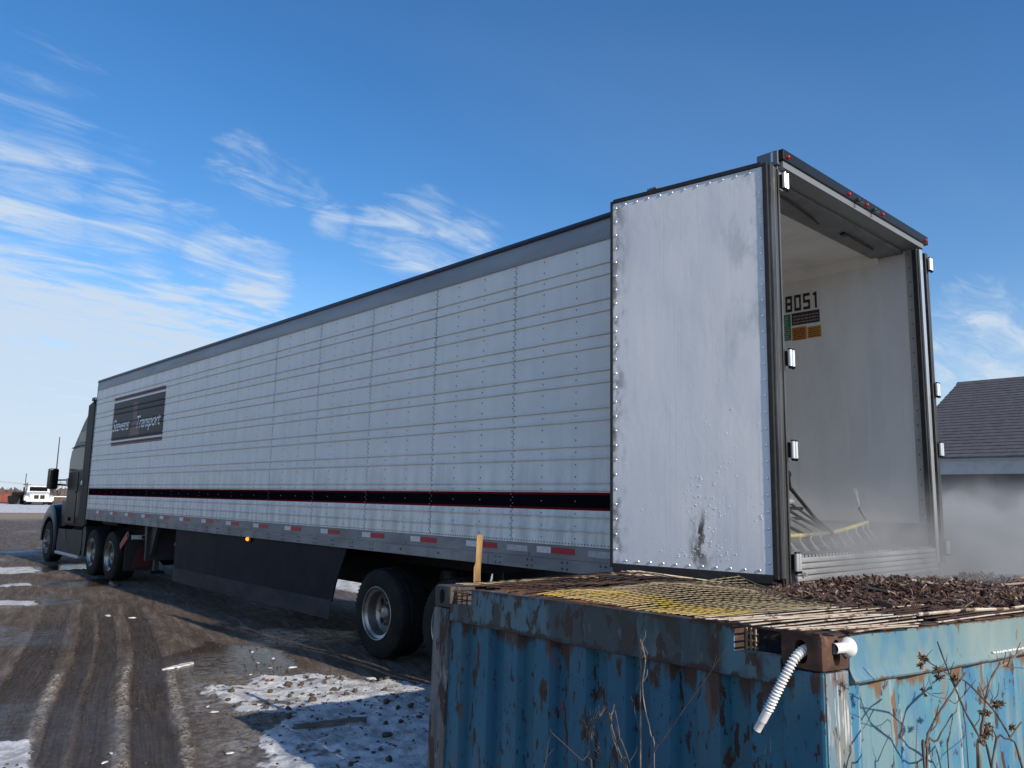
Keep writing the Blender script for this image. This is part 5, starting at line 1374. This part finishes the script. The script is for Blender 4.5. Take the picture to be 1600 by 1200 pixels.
for k, t in enumerate(reds): tag(t[3], 'orange brown clod on the snow edge by the puddle, %s from the left' % ordinal(k), 'stone', 'orange brown clods by the puddle')
darks = sorted([t for t in STONES if not t[0]], key=lambda t: -away(t[1], t[2]))
BANDS = ['farthest row, by the puddle', 'second farthest row', 'row just beyond the board', 'row level with the board', 'nearest row']
per = -(-len(darks)//5)
for bnd in range(5):
    row = sorted(darks[bnd*per:(bnd+1)*per], key=lambda t: across(t[1], t[2])/away(t[1], t[2]))
    for k, t in enumerate(row): tag(t[3], 'dark stone on the snow, %s from left in the %s' % (ordinal(k), BANDS[bnd]), 'stone', 'dark stones on the snow')
ice_m = [lump('ice', .05, 5.3*k+2, (1.2, .9, .6), .45) for k in range(3)]
for s_ in ice_m: s_.materials.append(ICE)
ICEL = []
for k, (x, y, s_) in enumerate([(-.81, 5.09, .62), (-.76, 5.63, .5), (-.47, 4.14, .85), (-2.45, 2.79, .38), (-.78, 6.1, .42), (-.99, 5.51, .35), (-2.13, 3.84, .42), (-2.1, 4.05, .32), (-1.2, 9.95, .9), (-.96, 9.65, .7), (-3.13, 3.15, .35), (-3.05, 3.3, .3), (-1.0, 5.2, .28), (-1.3, 5.0, .3)]):
    o = link('ice_lump', ice_m[k % 3], None, (x, y, gz(x, y)+.012), (0, 0, k)); o.scale = (s_*1.35, s_*.8, s_*.55)
    ICEL.append((x, y, o))
for k, t in enumerate(sorted(ICEL, key=lambda t: -away(t[0], t[1]))): tag(t[2], 'dirty white lump of ice on the mud beside the trailer, %s farthest from the container' % ordinal(k), 'ice', 'ice lumps on the mud')
def slab(name, pts, w, t, ma, label, cat):
    m = MB(); vs_ = []; fs = []
    n_ = len(pts)
    for i, (x, y) in enumerate(pts):
        a, b = Vector((*pts[max(i-1, 0)], 0)), Vector((*pts[min(i+1, n_-1)], 0)); d = (b-a).normalized(); s_ = Vector((-d.y, d.x, 0))
        ww = w[i]; z = max(gz(x, y), gz(*pts[n_//2]))+.002
        vs_ += [Vector((x, y, z))-s_*ww, Vector((x, y, z))+s_*ww, Vector((x, y, z+t))+s_*ww*.8, Vector((x, y, z+t*.9))-s_*ww*.75]
    for i in range(n_-1):
        for j in range(4): q = (j+1) % 4; fs.append((i*4+j, i*4+q, i*4+4+q, i*4+4+j))
    fs += [(3, 2, 1, 0), (n_*4-4, n_*4-3, n_*4-2, n_*4-1)]
    m.add(vs_, fs); o = m.build(name, ma); return tag(o, label, cat)
slab('broken_board', [(-1.88, 3.00), (-1.76, 2.955), (-1.66, 2.94), (-1.58, 2.905), (-1.48, 2.875), (-1.36, 2.835)], [.012, .022, .026, .034, .036, .034], .026, BOARD, 'broken grey board lying half sunk in the snow patch', 'board')
_p = [(-1.87+.37*k/14, 5.77+.17*k/14+random.uniform(-.012, .012)) for k in range(15)]
slab('ice_slab', _p, [random.uniform(.012, .050)*(1 if 0 < k < 14 else .3) for k in range(15)], .014, ICE, 'long white sliver of ice at the edge of the frozen puddle', 'ice')
gm = MB()
for k in range(170):
    x, y = random.gauss(-1.25, .55), random.gauss(3.3, .9)
    if not (-2.6 < x < -.3 and 1.4 < y < 4.7): continue
    s_ = random.uniform(.004, .014); T = Matrix.Translation((x, y, gz(x, y)+.005)) @ Matrix.Rotation(random.random()*6, 4, 'Z') @ Matrix.Rotation(random.gauss(0, .4), 4, 'X')
    gm.box(-s_*random.uniform(1, 3), s_, -s_*.5, s_*.5, -s_*.3, s_*.4, T)
for k in range(900):
    x, y = random.uniform(-3.8, 0), random.uniform(2.2, 8)
    s_ = random.uniform(.003, .010); T = Matrix.Translation((x, y, gz(x, y)+.003)) @ Matrix.Rotation(random.random()*6, 4, 'Z')
    gm.box(-s_, s_, -s_*.7, s_*.7, -s_*.4, s_*.5, T)
o = gm.build('ground_litter', STONE); tag(o, 'scattered bark crumbs and grit on the snow and mud', 'debris'); o['kind'] = 'stuff'
gb = thing('dry_grass', 'two thin dry grass blades sticking out of the snow patch', 'grass', (-1.35, 3.4, gz(-1.35, 3.4)))
for (x, y, h) in ((-1.42, 3.42, .09), (-1.40, 3.38, .06), (-1.55, 2.75, .07)):
    m = MB(); z = gz(x, y)
    m.tube([(x+1.35, y-3.4, z-gb.location.z), (x+1.36, y-3.4, z+h-gb.location.z), (x+1.39, y-3.4, z+h*.9-gb.location.z)], .0015, 4); m.build('blade', STEM, gb)

# ------------------------------------------------------------------ wash-out spray boom inside the trailer mouth
boom = thing('spray_boom', 'yellow wash boom with black arms and a row of nozzles inside the trailer mouth', 'spray boom', (1.1, .3, 1.34))
def sb(m, name, ma, smooth=True, parent=None):
    m.v = [(x-1.1, y-.3, z-1.34) for x, y, z in m.v]; return m.build(name, ma, parent or boom, smooth)
BP = [(.12, .30, 1.447), (.556, .3, 1.443), (.70, .3, 1.442)], [(.70, .3, 1.442), (.825, .3, 1.443), (1.155, .3, 1.455)], [(1.155, .3, 1.455), (1.30, .3, 1.467), (1.522, .3, 1.493), (1.824, .3, 1.533)]
for pts, ma in zip(BP, (YBOOM, mat('scuffed_boom', (.30, .28, .13), .6, 0, (.10, .10, .09), 18), YBOOM)):
    m = MB(); m.tube(pts, .0165, 8); sb(m, 'boom_pipe', ma)
m = MB(); m.lathe([(1.12, .012), (1.125, .028), (1.165, .028), (1.17, .012)], 10, 'x', (0, .3, 1.453), True); sb(m, 'boom_clamp', BLACKP)
NOZ = [(.50, 1.432), (.659, 1.432), (.824, 1.430), (.985, 1.436), (1.142, 1.443), (1.294, 1.452), (1.428, 1.462), (1.59, 1.478), (1.722, 1.494), (1.81, 1.508)]
for (x, z) in NOZ:
    m = MB(); m.lathe([(z-.022, .002), (z-.020, .007), (z, .009), (z+.012, .008)], 8, 'z', (x, .295, 0)); sb(m, 'nozzle', CHROME)
def arm(nm, pts, r, ma=BLACKP, parent=None):
    m = MB(); m.tube(pts, r, 8); return sb(m, nm, ma, True, parent)
arm('main_arm', [(.90, .50, 1.905), (.96, .52, 1.80), (1.25, .46, 1.553), (1.17, .31, 1.468)], .015)
arm('main_arm', [(.40, .48, 1.88), (.62, .52, 1.72), (.98, .42, 1.55), (1.13, .31, 1.462)], .012)
arm('hose_arm', [(.30, .45, 1.80), (.85, .45, 1.668), (1.18, .45, 1.552), (1.146, .32, 1.46)], .010, HOSEB)
arm('frame_leg', [(.55, .45, 1.60), (.80, .42, 1.555), (.97, .35, 1.468)], .011, STEELD)
arm('frame_leg', [(.2, .45, 1.62), (.55, .42, 1.55), (.709, .3, 1.459)], .013)
arm('cross_tube', [(.2, .47, 1.645), (1.05, .47, 1.637)], .013)
arm('cross_tube', [(.2, .44, 1.557), (.98, .44, 1.562)], .012)
m = MB(); m.lathe([(.86, .02), (.865, .034), (.93, .034), (.935, .02)], 12, 'x', (0, .52, 1.90), True); sb(m, 'pivot_collar', BLACKP)
m = MB(); m.lathe([(.74, .004), (.74, .024), (.80, .026), (.86, .018), (.86, .004)], 12, 'x', (0, .45, 1.69), True); sb(m, 'hose_coupling', CHROME)
m = MB(); m.lathe([(.55, .03), (.56, .10), (.75, .10), (.76, .03)], 22, 'x', (0, .62, 1.46), True); sb(m, 'guide_wheel', BLACK)
arm('spray_lance', [(1.82, .30, 1.535), (1.75, .3, 1.588), (1.677, .3, 1.640), (1.69, .3, 1.655)], .007)
# jets: thin fans of water
def water_mat():
    m = bpy.data.materials.new('spray_water'); m.use_nodes = True
    nt = m.node_tree; N = nt.nodes; L = nt.links
    for n_ in list(N): N.remove(n_)
    o = N.new('ShaderNodeOutputMaterial'); mx = N.new('ShaderNodeMixShader'); tr_ = N.new('ShaderNodeBsdfTransparent'); d = N.new('ShaderNodeBsdfDiffuse'); tl = N.new('ShaderNodeBsdfTranslucent'); m2 = N.new('ShaderNodeMixShader')
    d.inputs[0].default_value = tl.inputs[0].default_value = (.85, .86, .88, 1)
    L.new(d.outputs[0], m2.inputs[1]); L.new(tl.outputs[0], m2.inputs[2])
    t = N.new('ShaderNodeTexCoord'); mp = N.new('ShaderNodeMapping'); mp.inputs['Scale'].default_value = (60, 60, 4); L.new(t.outputs['Object'], mp.inputs[0])
    nz = N.new('ShaderNodeTexNoise'); nz.inputs['Scale'].default_value = 2.; nz.inputs['Detail'].default_value = 4; L.new(mp.outputs[0], nz.inputs['Vector'])
    sp = N.new('ShaderNodeSeparateXYZ'); L.new(t.outputs['Object'], sp.inputs[0])
    r = N.new('ShaderNodeMapRange'); L.new(sp.outputs[2], r.inputs[0]); r.inputs[1].default_value = -.14; r.inputs[2].default_value = 0; r.inputs[3].default_value = .10; r.inputs[4].default_value = .80
    q = N.new('ShaderNodeMath'); q.operation = 'MULTIPLY'; L.new(nz.outputs['Fac'], q.inputs[0]); L.new(r.outputs[0], q.inputs[1])
    q2 = N.new('ShaderNodeMath'); q2.operation = 'MULTIPLY'; L.new(q.outputs[0], q2.inputs[0]); q2.inputs[1].default_value = 1.25
    L.new(q2.outputs[0], mx.inputs[0]); L.new(tr_.outputs[0], mx.inputs[1]); L.new(m2.outputs[0], mx.inputs[2]); L.new(mx.outputs[0], o.inputs['Surface'])
    return m
WAT = water_mat()
jm = MB(); jm.lathe([(0, .003), (-.04, .0065), (-.09, .013), (-.135, .020)], 14, 'z'); jmesh = jm.mesh('water_jet', WAT, True)
for k, (x, z) in enumerate(NOZ):
    dv = Vector((-.02+.03*random.uniform(-1, 1), -.62, -.75)); o = link('water_jet', jmesh, None, (x, .295, z-.022)); o.rotation_euler = Vector((0, 0, -1)).rotation_difference(dv.normalized()).to_euler()
    tag(o, 'fan of white water below the yellow boom, %s jet from the left' % ordinal(k), 'water jet', 'water jets under the boom')
o = link('water_jet', jmesh, None, (1.69, .3, 1.66)); o.rotation_euler = (0, R(180-22), 0); o.scale = (.7, .7, 1.2); tag(o, 'thin water jet rising from the lance at the boom tip', 'water jet')
# mist over the trailer mouth
def mist_mat():
    m = bpy.data.materials.new('water_mist'); m.use_nodes = True
    nt = m.node_tree; N = nt.nodes; L = nt.links
    for n_ in list(N): N.remove(n_)
    o = N.new('ShaderNodeOutputMaterial'); v = N.new('ShaderNodeVolumePrincipled'); L.new(v.outputs[0], o.inputs['Volume'])
    v.inputs['Color'].default_value = (.72, .74, .76, 1); v.inputs['Anisotropy'].default_value = .0
    t = N.new('ShaderNodeTexCoord'); sp = N.new('ShaderNodeSeparateXYZ'); L.new(t.outputs['Object'], sp.inputs[0])
    def mr(s_, a, b, c=0., d=1.):
        n_ = N.new('ShaderNodeMapRange'); n_.interpolation_type = 'SMOOTHSTEP'; L.new(s_, n_.inputs[0])
        for i, q in enumerate((a, b, c, d)): n_.inputs[1+i].default_value = q
        return n_.outputs[0]
    def mul(a, b, op='MULTIPLY'):
        n_ = N.new('ShaderNodeMath'); n_.operation = op
        for i, q in enumerate((a, b)):
            if isinstance(q, (int, float)): n_.inputs[i].default_value = q
            else: L.new(q, n_.inputs[i])
        return n_.outputs[0]
    x, y, z = sp.outputs
    nz = N.new('ShaderNodeTexNoise'); nz.inputs['Scale'].default_value = 1.9; nz.inputs['Detail'].default_value = 5; nz.inputs['Distortion'].default_value = .7; L.new(t.outputs['Object'], nz.inputs['Vector'])
    nf = mr(nz.outputs['Fac'], .34, .66, .06, 1.)
    zs = mul(mul(z, mul(x, .022), 'SUBTRACT'), mul(mul(nf, .5, 'SUBTRACT'), .42), 'SUBTRACT')                       # the cloud climbs as it drifts off to the right
    prof = mul(mul(mr(zs, 1.86, 1.12), mr(zs, 1.86, 1.12)), 1.)
    tall = mul(mr(zs, 2.2, 1.3, 0, .022), mr(x, 1.0, 3.2))
    edge = mul(mul(mr(x, .0, .35), mr(x, 9.4, 6.5)), mul(mr(y, -1.15, -.45), mr(y, 3.4, 1.2)))
    d = mul(mul(mul(mul(prof, 1.0), mr(x, .1, 1.6, .55, 1.)), tall, 'ADD'), mul(edge, nf))
    L.new(mul(d, MIST_DENS), v.inputs['Density'])
    return m
MIST_DENS = 2.7
m = MB(); m.box(-.04, 9.5, -1.2, 3.5, .6, 2.9)
mist = m.build('mist', mist_mat()); tag(mist, 'grey water mist drifting out of the trailer mouth to the right', 'mist'); mist['kind'] = 'stuff'

# ------------------------------------------------------------------ the house to the right
XW, XR, YE, YS, ZE, ZR = 18.3, 24.3, 6.69, -16.0, 3.02, 5.86
house = thing('farm_building', 'low grey building with a big shingled gable roof behind the mist', 'building', (XR, -4, GZ))
def hb(m, name, ma, parent=None, **kw):
    m.v = [(x-XR, y+4, z-GZ) for x, y, z in m.v]; return m.build(name, ma, parent or house, **kw)
m = MB(); m.box(XW+.45, 2*XR-XW-.45, YS+.4, YE-.35, GZ-.3, ZE-.05); hb(m, 'wall', SIDED)
m = MB(); m.prism([(XW+.45, ZE-.05), (2*XR-XW-.45, ZE-.05), (XR, ZR-.15)], 'y', YE-.42, YE-.36); hb(m, 'gable', SIDING)
m = MB(); m.box(XW, XW+.05, YS, YE, ZE-.46, ZE-.02); hb(m, 'fascia', SIDING)
m = MB(); m.box(XW+.051, XW+.449, YS, YE, ZE-.40, ZE-.37); hb(m, 'soffit', SIDING)
m = MB(); m.box(XW-.06, XW-.001, YS, YE, ZE-.09, ZE-.01); hb(m, 'gutter', mat('gutter_grey', (.28, .29, .31), .5))
for sgn in (1, -1):
    m = MB(); n_ = 27
    for k in range(n_):
        t0, t1 = k/n_, (k+1)/n_
        def P(t, e): return (XR-sgn*(XR-XW+.08)*(1-t), ZE-.03+(ZR-ZE+.03)*t+e)
        a, b = P(t0, .035), P(min(1, t1+.012), .012); c, d = P(t0, -.02), P(min(1, t1+.012), -.02)
        m.prism([c, a, b, d], 'y', YS-.2, YE+.05+.012*(k % 2)) if sgn == 1 else m.prism([d, b, a, c], 'y', YS-.2, YE+.05)
    hb(m, 'shingle_courses', SHING, kind='stuff')
m = MB(); m.prism([(XR-.18, ZR-.06), (XR, ZR+.06), (XR+.18, ZR-.06), (XR, ZR-.02)], 'y', YS-.2, YE+.08); hb(m, 'ridge_cap', SHING)
for y in np.arange(YS+1, YE-1, 2.4):
    m = MB(); m.bbox(XW+.36, XW+.449, y, y+.12, GZ-.2, ZE-.41, .01); hb(m, 'porch_post', SIDED)

# ------------------------------------------------------------------ far yard on the left: white truck, scrap, shed, pole, bare trees
def aim(px_, py_): return math.atan2(py_+2.606, px_+4.877)-math.pi/2     # turned to face the camera side
wt = thing('work_truck', 'white work truck with twin grilles parked far off beyond the snow', 'truck', (12.72, 80.6, .33), (0, 0, aim(12.72, 80.6)+R(6)))
def wb(m, nm, ma, sm=False, parent=None): return m.build(nm, ma, parent or wt, sm)
m = MB(); loft(m, [rrect(-.78, .78, 0.2, .42, 1.02, .18), rrect(-.88, .88, .9, .42, 1.18, .18), rrect(-.9, .9, 1.3, .42, 1.22, .12)]); wb(m, 'hood', GREYW, R(40))
m = MB(); loft(m, [rrect(-.92, .92, 1.301, .42, 1.22, .08), rrect(-.88, .88, 1.6, .42, 1.78, .12), rrect(-.86, .86, 1.9, .42, 1.84, .14), rrect(-.86, .86, 2.9, .42, 1.80, .14)]); wb(m, 'cab', GREYW, R(40))
m = MB(); m.prism([(-.74, 1.27), (.74, 1.27), (.70, 1.66), (-.70, 1.66)], 'y', 0, .02, Matrix.Translation((0, 1.25, .0)) @ Matrix.Rotation(R(-20), 4, 'X') @ Matrix.Translation((0, .38, .30)) if False else None)
m.v = [(x, 1.28+(z-1.22)*.56+y, z) for x, y, z in m.v]; wb(m, 'windshield', GLASS)
for x in (-.42, .06):
    m = MB(); m.bbox(x, x+.36, .14, .19, .58, .92, .02); wb(m, 'grille', BLACKP)
m = MB(); m.bbox(-1.05, 1.05, -.02, .18, .30, .50, .03); wb(m, 'bumper', GREYW, R(40))
for s_ in (-1, 1):
    m = MB(); loft(m, [rrect(min(s_*.80, s_*1.18), max(s_*.80, s_*1.18), .25, .40, .78, .12), rrect(min(s_*.80, s_*1.2), max(s_*.80, s_*1.2), .7, .5, .92, .14), rrect(min(s_*.80, s_*1.18), max(s_*.80, s_*1.18), 1.25, .42, .8, .12)]); wb(m, 'fender', GREYW, R(40))
    m = MB(); m.bbox(min(s_*.95, s_*1.1), max(s_*.95, s_*1.1), .22, .26, .56, .70, .02); wb(m, 'headlight', CHROME)
    m = MB(); m.bbox(min(s_*1.06, s_*1.22), max(s_*1.06, s_*1.22), 1.5, 1.58, 1.15, 1.62, .02); m.tube([(s_*.9, 1.55, 1.4), (s_*1.08, 1.55, 1.4)], .02, 5); wb(m, 'mirror', BLACKP)
    for y in (.75, 4.6):
        m = MB(); m.lathe([(-.14, .2), (-.14, .36), (-.1, .40), (.1, .40), (.14, .36), (.14, .2)], 20, 'x', (s_*.98, y, .33)); w_ = wb(m, 'wheel', TYRE, R(40)); m = MB(); m.lathe([(-.12, .2), (-.05, .18), (.05, .18), (.12, .2)], 16, 'x', (s_*.98, y, .33), True); wb(m, 'rim', RIMAL, False, w_)
m = MB(); m.bbox(-.95, .95, 3.0, 6.2, .62, .75, .02); wb(m, 'flatbed', CHASSIS)
m = MB(); m.tube([(-1.0, 2.6, .9), (-1.0, 2.6, 2.9)], .035, 6); wb(m, 'exhaust_stack', CHASSIS)
cs = thing('scrap_chassis', 'dark rusted truck chassis parked left of the white truck', 'chassis', (11.8, 84.6, .33), (0, 0, aim(11.8, 84.6)+R(50)))
m = MB(); m.bbox(-1.1, 1.1, -.2, .2, .5, .8, .03); m.bbox(-.5, .3, -.3, .3, .8, 1.15, .05); m.build('frame', CHASSIS, cs)
for x in (-.9, .9):
    m = MB(); m.lathe([(-.2, .2), (-.2, .42), (.2, .42), (.2, .2)], 18, 'y', (x, -.25, .40), True); m.build('wheel', TYRE, cs)
for k, (x, y, w_, a) in enumerate(((11.5, 91, 1.5, 0), (9.2, 92.5, 2.6, .1))):
    rb = thing('scrap_bin', ('small red steel bin beside the dark chassis', 'long red steel bin at the left edge of the far yard')[k], 'bin', (x, y, .33), (0, 0, aim(x, y)+a))
    m = MB(); m.prism([(-w_*.45, .12), (w_*.45, .12), (w_*.55, .95), (-w_*.55, .95)], 'y', -.7, .7); m.build('bin_body', REDB, rb)
    m = MB(); m.bbox(-w_*.58, w_*.58, -.75, .75, .96, 1.03, .02); m.build('bin_rim', REDB, rb)
    for q in range(4):
        m = MB(); m.box(-w_*.4+q*w_*.26, -.33*w_+q*w_*.26, -.76, -.701, .15, .95); m.build('stiffener', REDB, rb)
sh = thing('log_trailer', 'low brown loaded trailer with a strip of snow on top, seen behind the mirror arms', 'trailer', (15.5, 85.2, .35), (0, 0, aim(15.5, 85.2)))
m = MB(); m.bbox(-1.5, 1.5, -.6, .6, .28, .72, .03); m.build('load', mat('dark_brown_load', (.07, .045, .035), .8, 0, (.11, .07, .05), 4), sh)
m = MB(); m.bbox(-1.52, 1.52, -.62, .62, .722, .80, .02); m.build('snow_cover', mat('snow', (.8, .8, .8), .6), sh)
for x in (-.9, .9):
    m = MB(); m.lathe([(-.62, .05), (-.62, .26), (.62, .26), (.62, .05)], 16, 'y', (x, 0, .24), True); m.build('wheel', TYRE, sh)
def bare_tree(name, label, loc, h, seed, spread=1., depth=4, grp=None, n0=1):
    rs = random.Random(seed)
    t = thing(name, label, 'tree' if 'tree' in name else 'shrub', loc, (0, 0, 0), grp)
    tk = MB(); cr = MB()
    def grow(p, d, L2, r, lv):
        q = p+d*L2; mid = p+d*L2*.5+Vector((rs.gauss(0, .04), rs.gauss(0, .04), 0))*L2
        (tk if lv < 2 else cr).tube([p, mid, q], [r, r*.8, r*.6], 5 if lv < 2 else 3, cap=False)
        if lv >= depth: return
        for k in range(rs.choice((2, 3, 3)) if lv else 4):
            nd = (d+Vector((rs.gauss(0, .5*spread), rs.gauss(0, .5*spread), rs.uniform(-.05, .35)))).normalized()
            grow(p+d*L2*rs.uniform(.55, 1.), nd, L2*rs.uniform(.55, .8), r*.58, lv+1)
    for k in range(n0):
        d0 = Vector((rs.gauss(0, .25 if n0 > 1 else .04), rs.gauss(0, .25 if n0 > 1 else .04), 1)).normalized()
        grow(Vector((rs.gauss(0, .3)*(n0 > 1), rs.gauss(0, .3)*(n0 > 1), 0)), d0, h*.36, h*.016, 0)
    tk.build('trunk', TWIG, t); cr.build('crown', TWIG, t)
bare_tree('bare_tree', 'leafless pale tree behind the tractor mirror arms', (18.4, 99.8, .3), 3.6, 3, 1.2, 5)
bare_tree('bare_tree', 'second leafless tree half hidden behind the tractor cab', (20.6, 99.0, .3), 3.4, 8, 1.2, 5)
for k, (x, y, h) in enumerate(((12.8, 110.5, 1.5), (14.2, 110.8, 1.8), (15.4, 110.2, 2.0), (16.5, 110.6, 1.7), (17.6, 110, 1.9), (11.2, 111, 1.4), (9.5, 112, 1.5))):
    bare_tree('bare_shrub', 'leafless brown shrub in the far thicket, %s from the left' % ('third', 'fourth', 'fifth', 'sixth', 'seventh', 'second', 'first')[k], (x, y, .3), h, 20+k, 1.5, 4, 'brown shrubs beyond the yard', 4)
pp = thing('utility_pole', 'tall thin pole rising above the tractor mirror', 'pole', (21.5, 114.5, .3))
m = MB(); m.tube([(0, 0, 0), (.0, 0, 8.4)], [.11, .06], 8); m.build('pole_shaft', POLEM, pp)
p2 = thing('utility_pole', 'short power pole just left of the white truck, wire running to it', 'pole', (16.5, 105.3, .3))
m = MB(); m.tube([(0, 0, 0), (0, 0, 2.25)], [.09, .07], 7); m.build('pole_shaft', POLEM, p2)
m = MB(); m.box(-.4, .4, -.04, .04, 1.98, 2.06); m.build('crossarm', POLEM, p2)
m = MB(); m.tube([(16.5, 105.3, 2.36), (13.8, 105.8, 2.6), (8, 107, 3.2), (-6, 110, 5)], .012, 4); o = m.build('power_line', BLACKP); tag(o, 'thin power line running left from the short pole', 'cable')
tl = MB()
rs = random.Random(4)
for k in range(2600):
    a = rs.uniform(-.6, 2.2); d = rs.uniform(240, 330); x, y = d*math.cos(a), d*math.sin(a); h = rs.uniform(.8, 2.4)
    tl.prism([(x-h*.5, .3), (x+h*.5, .3), (x+h*.3, .3+h*.9), (x-h*.2, .3+h)], 'y', y, y+h*.6) if False else tl.tube([(x, y, .3), (x+rs.gauss(0, .3), y, .3+h*.6), (x+rs.gauss(0, .5), y, .3+h)], [h*.45, h*.34, .05], 5)
o = tl.build('far_scrub', TWIG); tag(o, 'low line of brown scrub on the far horizon', 'scrub'); o['kind'] = 'stuff'
